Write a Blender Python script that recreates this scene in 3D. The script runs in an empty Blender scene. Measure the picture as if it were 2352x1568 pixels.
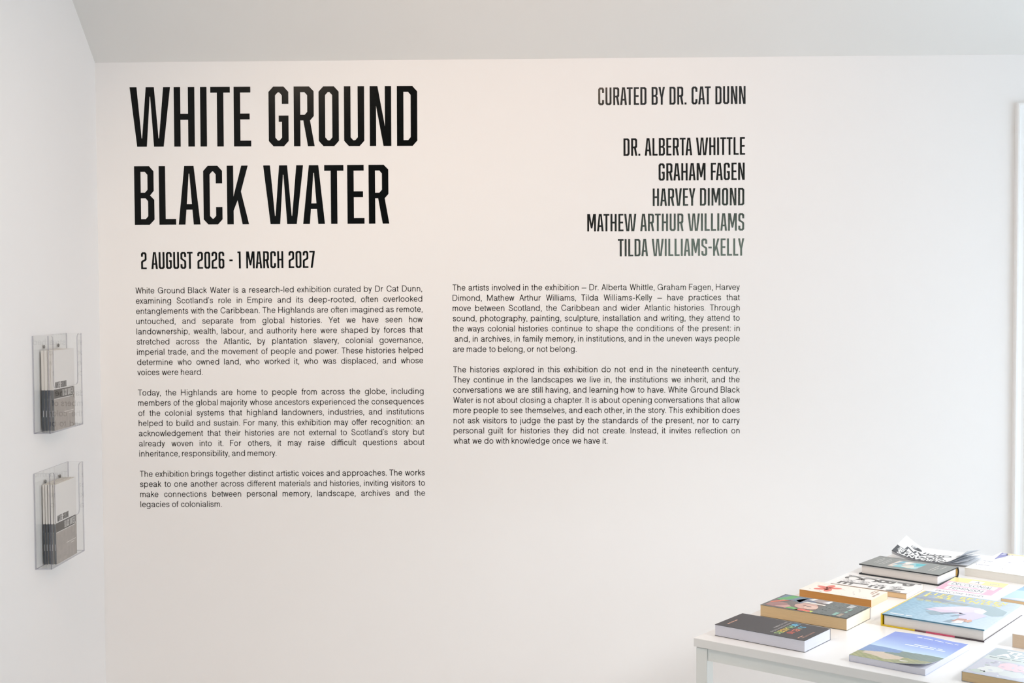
import bpy, bmesh, math, random
from mathutils import Vector, Matrix
import mathutils.geometry as mgeo

sc = bpy.context.scene
COL = sc.collection
R = math.radians
random.seed(4)


def lin(c):
    if isinstance(c, str):
        c = c.lstrip('#')
        c = [int(c[i:i + 2], 16) / 255 for i in (0, 2, 4)]
    return tuple(x / 12.92 if x <= .04045 else ((x + .055) / 1.055) ** 2.4 for x in c)


# ------------------------------------------------------------------ camera
IW, IH, FPX = 2352, 1568, 2906.37
YAW, PITCH, ROLL = .0181924, -.0382971, -.0054408
CAM = Vector((0, -4, 1.5))
fw = Vector((-math.sin(YAW) * math.cos(PITCH), math.cos(YAW) * math.cos(PITCH), math.sin(PITCH)))
rt = Vector((math.cos(YAW), math.sin(YAW), 0))
up = rt.cross(fw)
rt, up = math.cos(ROLL) * rt + math.sin(ROLL) * up, -math.sin(ROLL) * rt + math.cos(ROLL) * up
cam = bpy.data.objects.new('camera', bpy.data.cameras.new('camera'))
COL.objects.link(cam)
M = Matrix((rt, up, -fw)).transposed().to_4x4()
M.translation = CAM
cam.matrix_world = M
cam.data.sensor_width = 36
cam.data.lens = FPX / IW * 36
cam.data.clip_start = .05
sc.camera = cam

# ------------------------------------------------------------------ light
SKY = 3.5
w = bpy.data.worlds.new('overcast_sky')
sc.world = w
w.use_nodes = True
bg = w.node_tree.nodes['Background']
bg.inputs[0].default_value = (.80, .893, 1.0, 1)
nt = w.node_tree
tc = nt.nodes.new('ShaderNodeTexCoord')
sx = nt.nodes.new('ShaderNodeSeparateXYZ')
mr = nt.nodes.new('ShaderNodeMapRange')          # hazy sky, brighter on the side of the sun behind the glazed door
mr.inputs['From Min'].default_value = .1
mr.inputs['From Max'].default_value = .8
mr.inputs['To Min'].default_value = SKY
mr.inputs['To Max'].default_value = SKY * 3
nt.links.new(tc.outputs['Generated'], sx.inputs[0])
nt.links.new(sx.outputs['Y'], mr.inputs[0])
nt.links.new(mr.outputs[0], bg.inputs[1])
lo = nt.nodes.new('ShaderNodeMapRange')          # a belt of greenery low down on the side behind the camera
lo.inputs['From Min'].default_value = .16
lo.inputs['From Max'].default_value = .10
be = nt.nodes.new('ShaderNodeMath')
be.operation = 'LESS_THAN'
be.inputs[1].default_value = -.93
bm_ = nt.nodes.new('ShaderNodeMath')
bm_.operation = 'MULTIPLY'
gm = nt.nodes.new('ShaderNodeMix')
gm.data_type = 'RGBA'
gm.inputs['A'].default_value = (.80, .893, 1.0, 1)
gm.inputs['B'].default_value = (.58, .72, .61, 1)
nt.links.new(sx.outputs['Z'], lo.inputs[0])
nt.links.new(sx.outputs['Y'], be.inputs[0])
nt.links.new(lo.outputs[0], bm_.inputs[0])
nt.links.new(be.outputs[0], bm_.inputs[1])
nt.links.new(bm_.outputs[0], gm.inputs['Factor'])
nt.links.new(gm.outputs['Result'], bg.inputs[0])


def portal(name, loc, rot, sx, sy):
    l = bpy.data.lights.new(name, 'AREA')
    l.shape = 'RECTANGLE'
    l.size, l.size_y = sx, sy
    l.cycles.is_portal = True
    o = bpy.data.objects.new(name, l)
    COL.objects.link(o)
    o.location = loc
    o.rotation_euler = rot
    return o


# openings: (wall, from, to, z0, z1)
XR, YF, XL = 2.45, -6.6, -1.3845
WIN_R = (-2.6, -.6, .3, 2.1)      # in the right wall, y0 y1 z0 z1
WIN_F = (.85, 2.25, .7, 2.2)            # in the wall behind the camera, x0 x1 z0 z1
DOOR = (1.546, 2.3, 2.037)           # in the back wall, x0 x1 ztop
portal('sky_portal_right', (XR + .13, sum(WIN_R[:2]) / 2, sum(WIN_R[2:]) / 2), (0, R(90), 0), WIN_R[3] - WIN_R[2], WIN_R[1] - WIN_R[0])
portal('sky_portal_front', (sum(WIN_F[:2]) / 2, YF - .13, sum(WIN_F[2:]) / 2), (R(90), 0, 0), WIN_F[1] - WIN_F[0], WIN_F[3] - WIN_F[2])
portal('sky_portal_door', ((DOOR[0] + DOOR[1]) / 2, .13, DOOR[2] / 2), (R(-90), 0, 0), DOOR[1] - DOOR[0], DOOR[2])

sc.view_settings.view_transform = 'Standard'
sc.view_settings.look = 'None'
sc.view_settings.exposure = -0.03
sc.view_settings.gamma = 1
sc.view_settings.use_curve_mapping = False
sc.cycles.max_bounces = 14
sc.cycles.diffuse_bounces = 8
sc.cycles.glossy_bounces = 5
sc.cycles.transparent_max_bounces = 24


# ------------------------------------------------------------------ measuring helpers
def ray(px, py):
    return fw + (px - IW / 2) / FPX * rt - (py - IH / 2) / FPX * up


def on_wall(px, py):
    d = ray(px, py)
    p = CAM + d * (-CAM.y / d.y)
    return Vector((p.x, 0, p.z))


# ------------------------------------------------------------------ materials
MATS = {}


def mat(name, rgb, rough=.6, spec=.5, metal=0, bump=0, bscale=200, bstretch=None, var=0, vscale=5, bdist=.002):
    if name in MATS:
        return MATS[name]
    m = bpy.data.materials.new(name)
    m.use_nodes = True
    nt = m.node_tree
    b = nt.nodes['Principled BSDF']
    c = lin(rgb)
    b.inputs['Base Color'].default_value = (*c, 1)
    b.inputs['Roughness'].default_value = rough
    b.inputs['Specular IOR Level'].default_value = spec
    b.inputs['Metallic'].default_value = metal
    tc = nt.nodes.new('ShaderNodeTexCoord')
    if bump:
        mp = nt.nodes.new('ShaderNodeMapping')
        mp.inputs['Scale'].default_value = bstretch or (1, 1, 1)
        nz = nt.nodes.new('ShaderNodeTexNoise')
        nz.inputs['Scale'].default_value = bscale
        nz.inputs['Detail'].default_value = 3
        bp = nt.nodes.new('ShaderNodeBump')
        bp.inputs['Strength'].default_value = bump
        bp.inputs['Distance'].default_value = bdist
        nt.links.new(tc.outputs['Object'], mp.inputs[0])
        nt.links.new(mp.outputs[0], nz.inputs['Vector'])
        nt.links.new(nz.outputs[0], bp.inputs['Height'])
        nt.links.new(bp.outputs[0], b.inputs['Normal'])
    if var:
        mp = nt.nodes.new('ShaderNodeMapping')
        mp.inputs['Scale'].default_value = bstretch or (1, 1, 1)
        nz = nt.nodes.new('ShaderNodeTexNoise')
        nz.inputs['Scale'].default_value = vscale
        nz.inputs['Detail'].default_value = 4
        mr = nt.nodes.new('ShaderNodeMapRange')
        mr.inputs['From Min'].default_value = .3
        mr.inputs['From Max'].default_value = .7
        mr.inputs['To Min'].default_value = 1 - var
        mr.inputs['To Max'].default_value = 1 + var
        mx = nt.nodes.new('ShaderNodeVectorMath')
        mx.operation = 'SCALE'
        mx.inputs[0].default_value = c
        nt.links.new(tc.outputs['Object'], mp.inputs[0])
        nt.links.new(mp.outputs[0], nz.inputs['Vector'])
        nt.links.new(nz.outputs[0], mr.inputs[0])
        nt.links.new(mr.outputs[0], mx.inputs['Scale'])
        nt.links.new(mx.outputs[0], b.inputs['Base Color'])
    MATS[name] = m
    return m


def print_mat(name, rough=.3, spec=.5):
    """printed paper: the colours of the artwork come from the mesh's 'print' attribute"""
    if name in MATS:
        return MATS[name]
    m = mat(name, '#ffffff', rough, spec)
    a = m.node_tree.nodes.new('ShaderNodeAttribute')
    a.attribute_name = 'print'
    m.node_tree.links.new(a.outputs['Color'], m.node_tree.nodes['Principled BSDF'].inputs['Base Color'])
    return m


def clear_mat(name, tint, gloss_rough=.02, ior=1.49, extra=0):
    m = bpy.data.materials.new(name)
    m.use_nodes = True
    nt = m.node_tree
    for n in list(nt.nodes):
        nt.nodes.remove(n)
    out = nt.nodes.new('ShaderNodeOutputMaterial')
    tr = nt.nodes.new('ShaderNodeBsdfTransparent')
    tr.inputs[0].default_value = (*tint, 1)
    gl = nt.nodes.new('ShaderNodeBsdfGlossy')
    gl.inputs['Roughness'].default_value = gloss_rough
    fr = nt.nodes.new('ShaderNodeFresnel')
    fr.inputs[0].default_value = ior
    mx = nt.nodes.new('ShaderNodeMixShader')
    ge = nt.nodes.new('ShaderNodeNewGeometry')
    mu = nt.nodes.new('ShaderNodeMath')
    mu.operation = 'SUBTRACT'
    mu.use_clamp = True
    nt.links.new(fr.outputs[0], mu.inputs[0])
    nt.links.new(ge.outputs['Backfacing'], mu.inputs[1])
    nt.links.new(mu.outputs[0], mx.inputs[0])
    nt.links.new(tr.outputs[0], mx.inputs[1])
    nt.links.new(gl.outputs[0], mx.inputs[2])
    last = mx
    if extra:
        df = nt.nodes.new('ShaderNodeBsdfDiffuse')
        df.inputs[0].default_value = (*lin('#7f8090'), 1)
        m2 = nt.nodes.new('ShaderNodeMixShader')
        m2.inputs[0].default_value = extra
        nt.links.new(mx.outputs[0], m2.inputs[1])
        nt.links.new(df.outputs[0], m2.inputs[2])
        last = m2
    nt.links.new(last.outputs[0], out.inputs[0])
    MATS[name] = m
    return m


WALL = mat('wall_paint', '#f0f0f0', .75, .25, bump=.06, bscale=90)
CEIL = mat('ceiling_paint', '#e3e3e1', .8, .2, bump=.05, bscale=60)
TRIM = mat('gloss_trim_paint', '#f2f3f3', .35, .4)
FLOOR = mat('pale_oak_floorboards', '#d6cec6', .5, .4, var=.08, vscale=3)
VINYL = mat('black_vinyl', '#050808', .2, .15, bump=1, bscale=420, bdist=.0001)
VINYLN = mat('glittery_black_vinyl', '#0d0d0d', .1, 1.0, bump=.8, bscale=330, bdist=.0001)
VINYLT = mat('text_vinyl', '#16110f', .2, .6, bump=1, bscale=330, bdist=.0001)
TABLE = mat('white_laminate', '#f3f2f0', .28, .5)
TFRAME = mat('white_powder_coat', '#f0f2ef', .4, .4)
DARK = mat('dark_plug', '#202422', .6)
STEEL = mat('screw_steel', '#8d8d8c', .3, .5, 1)
PR = print_mat('printed_cover_gloss', .26, .5)
PRM = print_mat('printed_cover_matt', .45, .5)
ACR = clear_mat('clear_acrylic', (.985, .987, .985))
ACRE = clear_mat('acrylic_cut_edge', (.82, .82, .86), extra=.25)
GLASS = clear_mat('window_glass', (.97, .98, .98), 0.0, 1.2)
PAGES_STRETCH = (3, 3, 160)


def pages(name, rgb, var=.05):
    return mat(name, rgb, .85, .15, bump=.25, bscale=8, bstretch=PAGES_STRETCH, var=var, vscale=9)


# ------------------------------------------------------------------ object helpers
def link(name, me, parent=None, loc=(0, 0, 0), rotz=0):
    o = bpy.data.objects.new(name, me)
    COL.objects.link(o)
    if parent is not None:
        o.parent = parent
    o.location = loc
    o.rotation_euler = (0, 0, rotz)
    return o


def tag(o, label=None, cat=None, group=None, kind=None):
    if label:
        o['label'] = label
    if cat:
        o['category'] = cat
    if group:
        o['group'] = group
    if kind:
        o['kind'] = kind
    return o


def thing(name, label, cat, loc=(0, 0, 0), rotz=0, group=None):
    return tag(link(name, None, None, loc, rotz), label, cat, group)


class MB:
    """collects shapes in one mesh; every face may carry a print colour and a material index"""

    def __init__(s):
        s.v, s.f, s.c, s.m = [], [], [], []

    def face(s, pts, col=(1, 1, 1), m=0):
        i = len(s.v)
        s.v += [tuple(p) for p in pts]
        s.f.append(tuple(range(i, i + len(pts))))
        s.c.append(col)
        s.m.append(m)

    def box(s, x0, y0, z0, x1, y1, z1, col=(1, 1, 1), m=0):
        p = [(x, y, z) for z in (z0, z1) for y in (y0, y1) for x in (x0, x1)]
        for q in ((0, 2, 3, 1), (4, 5, 7, 6), (0, 1, 5, 4), (2, 6, 7, 3), (0, 4, 6, 2), (1, 3, 7, 5)):
            s.face([p[k] for k in q], col, m)

    def prism(s, pts, a, b, f, col=(1, 1, 1), m=0):
        """polygon pts (2D) swept from a to b; f(u, v, t) gives the 3D point"""
        n = len(pts)
        s.face([f(u, v, a) for u, v in reversed(pts)], col, m)
        s.face([f(u, v, b) for u, v in pts], col, m)
        for i in range(n):
            (u0, v0), (u1, v1) = pts[i], pts[(i + 1) % n]
            s.face([f(u0, v0, a), f(u1, v1, a), f(u1, v1, b), f(u0, v0, b)], col, m)

    def build(s, name, mats, parent=None, loc=(0, 0, 0), rotz=0, bevel=0, smooth=False, merge=True):
        me = bpy.data.meshes.new(name)
        me.from_pydata(s.v, [], s.f)
        if not isinstance(mats, (list, tuple)):
            mats = [mats]
        for m in mats:
            me.materials.append(m)
        me.polygons.foreach_set('material_index', s.m)
        a = me.color_attributes.new('print', 'FLOAT_COLOR', 'CORNER')
        k = 0
        for f, c in zip(s.f, s.c):
            for j in range(len(f)):
                cc = c[j] if isinstance(c[0], (tuple, list)) else c
                a.data[k].color = (*cc[:3], 1)
                k += 1
        if merge:
            bm = bmesh.new()
            bm.from_mesh(me)
            bmesh.ops.remove_doubles(bm, verts=bm.verts, dist=2e-6)
            bmesh.ops.recalc_face_normals(bm, faces=bm.faces)
            if bevel:
                ed = [e for e in bm.edges if len(e.link_faces) == 2 and e.calc_face_angle(0) > .6]
                bmesh.ops.bevel(bm, geom=ed, offset=bevel, segments=2, affect='EDGES', profile=.6)
            bm.to_mesh(me)
            bm.free()
        if smooth:
            for p in me.polygons:
                p.use_smooth = True
        me.update()
        return link(name, me, parent, loc, rotz)


# ------------------------------------------------------------------ lettering
TXT = {}


def font_mesh(s, offset=0.0, extrude=0.0):
    """vertices and faces of a word in the built-in font, cap height 1, left edge at 0; plus its width"""
    key = (s, offset, extrude)
    if key in TXT:
        return TXT[key]
    cu = bpy.data.curves.new('word', 'FONT')
    cu.body = s
    cu.size = 1
    cu.resolution_u = 3
    cu.offset = offset
    o = bpy.data.objects.new('word', cu)
    COL.objects.link(o)
    dg = bpy.context.evaluated_depsgraph_get()
    me = bpy.data.meshes.new_from_object(o.evaluated_get(dg))
    v = [tuple(x.co[:2]) for x in me.vertices]
    f = [tuple(p.vertices) for p in me.polygons]
    bpy.data.objects.remove(o)
    bpy.data.meshes.remove(me)
    bpy.data.curves.remove(cu)
    TXT[key] = (v, f)
    return v, f


CAP = max(y for x, y in font_mesh('H')[0])


# light grotesque for the wall texts: strokes through points, cap height 1; c = smooth, l = straight
SW = .105


def catmull(p, n=5):
    q = [p[0]] + list(p) + [p[-1]]
    o = []
    for i in range(1, len(q) - 2):
        for k in range(n):
            t = k / n
            o.append(tuple(.5 * ((2 * q[i][j]) + (q[i + 1][j] - q[i - 1][j]) * t + (2 * q[i - 1][j] - 5 * q[i][j] + 4 * q[i + 1][j] - q[i + 2][j]) * t * t
                                 + (3 * q[i][j] - q[i - 1][j] - 3 * q[i + 1][j] + q[i + 2][j]) * t ** 3) for j in (0, 1)))
    return o + [tuple(p[-1])]


def oval(cx, cy, rx, ry, n=22):
    o = []
    for k in range(n + 1):
        a = 2 * math.pi * k / n
        c, q = math.cos(a), math.sin(a)
        e = 2 / 2.25
        o.append((cx + rx * math.copysign(abs(c) ** e, c), cy + ry * math.copysign(abs(q) ** e, q)))
    return ('l', o)


L_, C_ = (lambda *p: ('l', p)), (lambda *p: ('c', p))
dot = lambda x, y: L_((x, y), (x, y + .115))
SG = {  # width, left bearing, right bearing, strokes
    'a': (.60, .06, .03, [C_((.055, .51), (.09, .62), (.26, .68), (.43, .63), (.475, .50)), C_((.475, .50), (.475, .14), (.50, .055), (.59, .045)),
                          C_((.475, .43), (.42, .385), (.25, .365), (.09, .30), (.05, .19), (.10, .08), (.22, .04), (.38, .09), (.475, .24))]),
    'b': (.62, .10, .06, [L_((.05, 0), (.05, 1)), oval(.31, .3625, .26, .32)]),
    'c': (.55, .06, .035, [C_((.495, .48), (.43, .62), (.29, .68), (.12, .595), (.05, .3625), (.12, .13), (.29, .045), (.43, .10), (.505, .25))]),
    'd': (.62, .06, .10, [L_((.57, 0), (.57, 1)), oval(.31, .3625, .26, .32)]),
    'e': (.58, .06, .05, [L_((.06, .365), (.53, .365)), C_((.53, .365), (.50, .54), (.41, .65), (.29, .68), (.12, .595), (.05, .3625), (.12, .13), (.29, .045), (.43, .085), (.515, .21))]),
    'f': (.29, .02, -.01, [C_((.30, .955), (.21, .955), (.15, .90), (.135, .78), (.135, .5), (.135, 0)), L_((0, .68), (.285, .68))]),
    'g': (.61, .06, .10, [C_((.56, .725), (.56, .30), (.56, -.02), (.51, -.18), (.32, -.24), (.15, -.20), (.08, -.10)), oval(.305, .3725, .255, .31)]),
    'h': (.505, .10, .095, [L_((.05, 0), (.05, 1)), C_((.05, .43), (.11, .60), (.27, .68), (.41, .61), (.455, .44), (.455, .2), (.455, 0))]),
    'i': (.10, .09, .09, [L_((.05, 0), (.05, .725)), L_((.05, .885), (.05, 1))]),
    'j': (.10, .07, .09, [C_((.05, .725), (.05, .3), (.05, -.10), (.025, -.20), (-.05, -.225)), L_((.05, .885), (.05, 1))]),
    'k': (.48, .10, .0, [L_((.05, 0), (.05, 1)), L_((.42, .725), (.06, .31)), L_((.19, .455), (.455, 0))]),
    'l': (.10, .09, .09, [L_((.05, 0), (.05, 1))]),
    'm': (.82, .10, .095, [L_((.05, 0), (.05, .725)), C_((.05, .45), (.10, .61), (.24, .68), (.37, .61), (.41, .46), (.41, .2), (.41, 0)),
                           C_((.41, .45), (.46, .61), (.60, .68), (.73, .61), (.77, .46), (.77, .2), (.77, 0))]),
    'n': (.505, .10, .095, [L_((.05, 0), (.05, .725)), C_((.05, .43), (.11, .60), (.27, .68), (.41, .61), (.455, .44), (.455, .2), (.455, 0))]),
    'o': (.60, .06, .06, [oval(.30, .3625, .25, .32)]),
    'p': (.62, .10, .06, [L_((.05, -.28), (.05, .725)), oval(.31, .3625, .26, .32)]),
    'q': (.62, .06, .10, [L_((.57, -.28), (.57, .725)), oval(.31, .3625, .26, .32)]),
    'r': (.32, .10, .0, [L_((.05, 0), (.05, .725)), C_((.05, .40), (.09, .56), (.19, .66), (.32, .67))]),
    's': (.50, .05, .045, [C_((.445, .51), (.38, .64), (.25, .68), (.11, .635), (.065, .53), (.12, .42), (.26, .37), (.40, .31), (.45, .20), (.39, .085), (.25, .045), (.10, .09), (.045, .23))]),
    't': (.29, .02, .03, [C_((.13, .90), (.13, .5), (.13, .16), (.165, .065), (.285, .05)), L_((0, .68), (.28, .68))]),
    'u': (.505, .095, .10, [L_((.455, 0), (.455, .725)), C_((.05, .725), (.05, .5), (.05, .28), (.09, .11), (.23, .045), (.39, .12), (.455, .29))]),
    'v': (.50, .01, .01, [L_((.04, .725), (.243, .045), (.257, .045), (.46, .725))]),
    'w': (.76, .01, .01, [L_((.04, .725), (.203, .045), (.217, .045), (.373, .68), (.387, .68), (.543, .045), (.557, .045), (.72, .725))]),
    'x': (.49, .01, .01, [L_((.045, .725), (.445, 0)), L_((.445, .725), (.045, 0))]),
    'y': (.50, .01, .01, [L_((.04, .725), (.257, .03)), C_((.46, .725), (.30, .20), (.22, -.08), (.16, -.21), (.04, -.235))]),
    'z': (.46, .03, .03, [L_((.03, .68), (.40, .68), (.04, .045), (.43, .045))]),
    'A': (.68, .01, .01, [L_((.04, 0), (.328, .955), (.352, .955), (.64, 0)), L_((.15, .34), (.53, .34))]),
    'B': (.65, .11, .05, [L_((.05, 0), (.05, 1)), L_((.05, .955), (.34, .955)), C_((.34, .955), (.50, .90), (.55, .745), (.50, .58), (.34, .525)), L_((.05, .525), (.36, .525)),
                          C_((.36, .525), (.54, .46), (.60, .285), (.54, .10), (.36, .045)), L_((.05, .045), (.36, .045))]),
    'C': (.79, .065, .05, [C_((.715, .69), (.63, .87), (.42, .96), (.16, .84), (.05, .5), (.16, .16), (.42, .04), (.64, .14), (.735, .36))]),
    'D': (.73, .11, .06, [L_((.05, 0), (.05, 1)), L_((.05, .955), (.33, .955)), C_((.33, .955), (.58, .85), (.68, .5), (.58, .15), (.33, .045)), L_((.05, .045), (.33, .045))]),
    'E': (.60, .11, .05, [L_((.05, 0), (.05, 1)), L_((.05, .955), (.59, .955)), L_((.05, .525), (.55, .525)), L_((.05, .045), (.60, .045))]),
    'F': (.56, .11, .03, [L_((.05, 0), (.05, 1)), L_((.05, .955), (.56, .955)), L_((.05, .515), (.50, .515))]),
    'G': (.82, .065, .09, [C_((.73, .69), (.64, .87), (.42, .96), (.16, .84), (.05, .5), (.16, .16), (.42, .04), (.63, .14), (.73, .34), (.735, .47)), L_((.43, .475), (.78, .475)), L_((.765, .475), (.765, 0))]),
    'H': (.70, .11, .11, [L_((.05, 0), (.05, 1)), L_((.65, 0), (.65, 1)), L_((.05, .525), (.65, .525))]),
    'I': (.10, .11, .11, [L_((.05, 0), (.05, 1))]),
    'K': (.68, .11, .0, [L_((.05, 0), (.05, 1)), L_((.60, 1), (.06, .40)), L_((.24, .60), (.65, 0))]),
    'L': (.53, .11, .02, [L_((.05, 0), (.05, 1)), L_((.05, .045), (.53, .045))]),
    'M': (.86, .11, .11, [L_((.05, 0), (.05, 1)), L_((.81, 0), (.81, 1)), L_((.065, 1), (.425, .045), (.435, .045), (.795, 1))]),
    'S': (.64, .06, .06, [C_((.57, .70), (.50, .87), (.31, .96), (.13, .88), (.085, .73), (.15, .60), (.33, .525), (.52, .44), (.59, .28), (.52, .11), (.32, .04), (.12, .12), (.05, .32))]),
    'T': (.62, .02, .02, [L_((0, .955), (.62, .955)), L_((.31, 0), (.31, .955))]),
    'W': (.94, .01, .01, [L_((.04, 1), (.238, .045), (.252, .045), (.463, .955), (.477, .955), (.688, .045), (.702, .045), (.90, 1))]),
    'Y': (.66, .01, .01, [L_((.04, 1), (.33, .42), (.62, 1)), L_((.33, .44), (.33, 0))]),
    ',': (.10, .09, .09, [C_((.05, .11), (.05, .03), (.05, -.05), (.01, -.14))]),
    '.': (.10, .09, .09, [dot(.05, 0)]),
    ':': (.10, .10, .10, [dot(.05, 0), dot(.05, .60)]),
    '-': (.34, .06, .06, [L_((0, .355), (.34, .355))]),
    '\u2013': (.70, .0, .0, [L_((0, .355), (.70, .355))]),
    '\u2019': (.10, .06, .05, [C_((.05, 1), (.05, .93), (.045, .88), (.01, .80))]),
}


def light_word(s):
    """(strokes as point lists, width) of a word; strokes are lists of left/right rail points"""
    x, out = 0, []
    for k, ch in enumerate(s):
        w_, lb, rb, st = SG[ch]
        x += lb if k else 0
        for kind, p in st:
            p = catmull(p) if kind == 'c' else list(p)
            rails = []
            n = len(p)
            closed = p[0] == p[-1]
            for i in range(n):
                a_ = p[i - 1] if i else (p[-2] if closed else None)
                c_ = p[i + 1] if i < n - 1 else (p[1] if closed else None)
                d = []
                for u, v in ((a_, p[i]), (p[i], c_)):
                    if u and v:
                        ln = math.hypot(v[0] - u[0], v[1] - u[1]) or 1
                        d.append(((v[0] - u[0]) / ln, (v[1] - u[1]) / ln))
                nx_, ny_ = -sum(q[1] for q in d), sum(q[0] for q in d)
                ln = math.hypot(nx_, ny_) or 1
                nx_, ny_ = nx_ / ln, ny_ / ln
                dot_ = max(.35, -d[0][1] * nx_ + d[0][0] * ny_)
                r_ = SW / 2 / dot_
                rails.append(((x + p[i][0] + nx_ * r_, p[i][1] + ny_ * r_), (x + p[i][0] - nx_ * r_, p[i][1] - ny_ * r_)))
            out.append(rails)
        x += w_ + rb
    return out, x - rb


# condensed display face with cut corners, cap height 1
S_, B_, CX, CY, IX, IY = .113, .097, .082, .088, .045, .05


def cut(x0, y0, x1, y1, cx, cy, tl=1, tr=1, br=1, bl=1):
    p = []
    p += [(x0 + cx, y1), (x1 - cx, y1)] if tl and tr else ([(x0, y1), (x1 - cx, y1)] if tr else ([(x0 + cx, y1), (x1, y1)] if tl else [(x0, y1), (x1, y1)]))
    p += ([(x1, y1 - cy)] if tr else []) + ([(x1, y0 + cy), (x1 - cx, y0)] if br else [(x1, y0)])
    p += ([(x0 + cx, y0), (x0, y0 + cy)] if bl else [(x0, y0)]) + ([(x0, y1 - cy)] if tl else [])
    return p


def glyphs():
    s, b = S_, B_
    G = {}
    w = .35
    ring = lambda w: [cut(0, 0, w, 1, CX, CY), cut(s, b, w - s, 1 - b, IX, IY)]
    top_in = lambda w: [(w - s - IX, 1 - b), (w - s, 1 - b - IY)]
    G['O'] = (w, ring(w), .045, .045)
    G['0'] = (w, ring(w), .045, .045)
    G['D'] = (.352, [cut(0, 0, .352, 1, CX, CY, tl=0, bl=0), cut(s, b, .352 - s, 1 - b, IX, IY, tl=0, bl=0)], .05, .045)
    G['U'] = (w, [[(0, 1), (s, 1), (s, b + IY), (s + IX, b), (w - s - IX, b), (w - s, b + IY), (w - s, 1), (w, 1), (w, CY), (w - CX, 0), (CX, 0), (0, CY)]], .047, .047)
    w = .335
    G['C'] = (w, [[(w, .70), (w, 1 - CY), (w - CX, 1), (CX, 1), (0, 1 - CY), (0, CY), (CX, 0), (w - CX, 0), (w, CY), (w, .295), (w - s, .295), (w - s, b + IY), (w - s - IX, b),
                   (s + IX, b), (s, b + IY), (s, 1 - b - IY), (s + IX, 1 - b), (w - s - IX, 1 - b), (w - s, 1 - b - IY), (w - s, .70)]], .045, .035)
    w = .345
    G['G'] = (w, [[(w, .71), (w, 1 - CY), (w - CX, 1), (CX, 1), (0, 1 - CY), (0, CY), (CX, 0), (w - CX, 0), (w, CY), (w, .515), (.175, .515), (.175, .41), (w - s, .41), (w - s, b + IY),
                   (w - s - IX, b), (s + IX, b), (s, b + IY), (s, 1 - b - IY), (s + IX, 1 - b), (w - s - IX, 1 - b), (w - s, 1 - b - IY), (w - s, .71)]], .045, .043)
    w = .348
    G['R'] = (w + .01, [[(0, 0), (0, 1), (w - .08, 1), (w, .92), (w, .505), (w - .066, .432), (w + .012, 0), (w - .104, 0), (.166, .432), (s, .432), (s, 0)],
                        [(s, .527), (s, 1 - b), (w - s - IX, 1 - b), (w - s, 1 - b - IY), (w - s, .577), (w - s - IX, .527)]], .05, .03)
    G['P'] = (w, [[(0, 0), (0, 1), (w - .08, 1), (w, .92), (w, .51), (w - .08, .43), (s, .43), (s, 0)],
                  [(s, .527), (s, 1 - b), (w - s - IX, 1 - b), (w - s, 1 - b - IY), (w - s, .577), (w - s - IX, .527)]], .05, .03)
    G['B'] = (w, [[(0, 0), (0, 1), (w - CX, 1), (w - .004, 1 - CY), (w - .004, .578), (w - .07, .5), (w + .004, .425), (w + .004, CY), (w - CX, 0)],
                  [(s, .548), (s, 1 - b), (w - s - IX, 1 - b), (w - s, 1 - b - IY), (w - s, .598), (w - s - IX, .548)],
                  [(s, b), (s, .452), (w - s - IX + .008, .452), (w - s + .006, .402), (w - s + .006, b + IY), (w - s - IX + .008, b)]], .05, .04)
    G['E'] = (.30, [[(0, 0), (0, 1), (.292, 1), (.292, 1 - b), (s, 1 - b), (s, .552), (.277, .552), (.277, .453), (s, .453), (s, b), (.30, b), (.30, 0)]], .05, .028)
    G['F'] = (.29, [[(0, 0), (0, 1), (.29, 1), (.29, 1 - b), (s, 1 - b), (s, .545), (.27, .545), (.27, .446), (s, .446), (s, 0)]], .05, .02)
    G['L'] = (.298, [[(0, 0), (0, 1), (s, 1), (s, b), (.298, b), (.298, 0)]], .05, .022)
    G['T'] = (.34, [[(0, 1), (.34, 1), (.34, 1 - b), (.17 + s / 2, 1 - b), (.17 + s / 2, 0), (.17 - s / 2, 0), (.17 - s / 2, 1 - b), (0, 1 - b)]], .016, .016)
    w = .36
    G['H'] = (w, [[(0, 0), (0, 1), (s, 1), (s, .552), (w - s, .552), (w - s, 1), (w, 1), (w, 0), (w - s, 0), (w - s, .45), (s, .45), (s, 0)]], .05, .05)
    G['I'] = (s, [[(0, 0), (0, 1), (s, 1), (s, 0)]], .05, .05)
    w = .386
    xl = lambda y: .118 + (w / 2 - .118) * y / .90
    G['A'] = (w, [[(0, 0), (w / 2 - .083, 1), (w / 2 + .083, 1), (w, 0), (w - .118, 0), (w - xl(.255), .255), (xl(.255), .255), (.118, 0)],
                  [(xl(.35), .35), (w / 2 - .006, .868), (w / 2 + .006, .868), (w - xl(.35), .35)]], .014, .014)
    G['V'] = (w, [[(0, 1), (.118, 1), (w / 2 - .004, .14), (w / 2 + .004, .14), (w - .118, 1), (w, 1), (w / 2 + .083, 0), (w / 2 - .083, 0)]], .014, .014)
    w = .706
    G['W'] = (w, [[(0, 1), (.120, 1), (.2, .14), (.21, .14), (.282, 1), (w - .282, 1), (w - .21, .14), (w - .2, .14), (w - .120, 1), (w, 1), (w - .121, 0), (w - .29, 0),
                   (w / 2 + .005, .84), (w / 2 - .005, .84), (.29, 0), (.121, 0)]], .014, .014)
    w = .505
    G['M'] = (w, [[(0, 0), (0, 1), (.157, 1), (w / 2, .45), (w - .157, 1), (w, 1), (w, 0), (w - .108, 0), (w - .108, .66), (w / 2 + .04, .17), (w / 2 - .04, .17), (.108, .66), (.108, 0)]], .05, .05)
    w = .372
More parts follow.
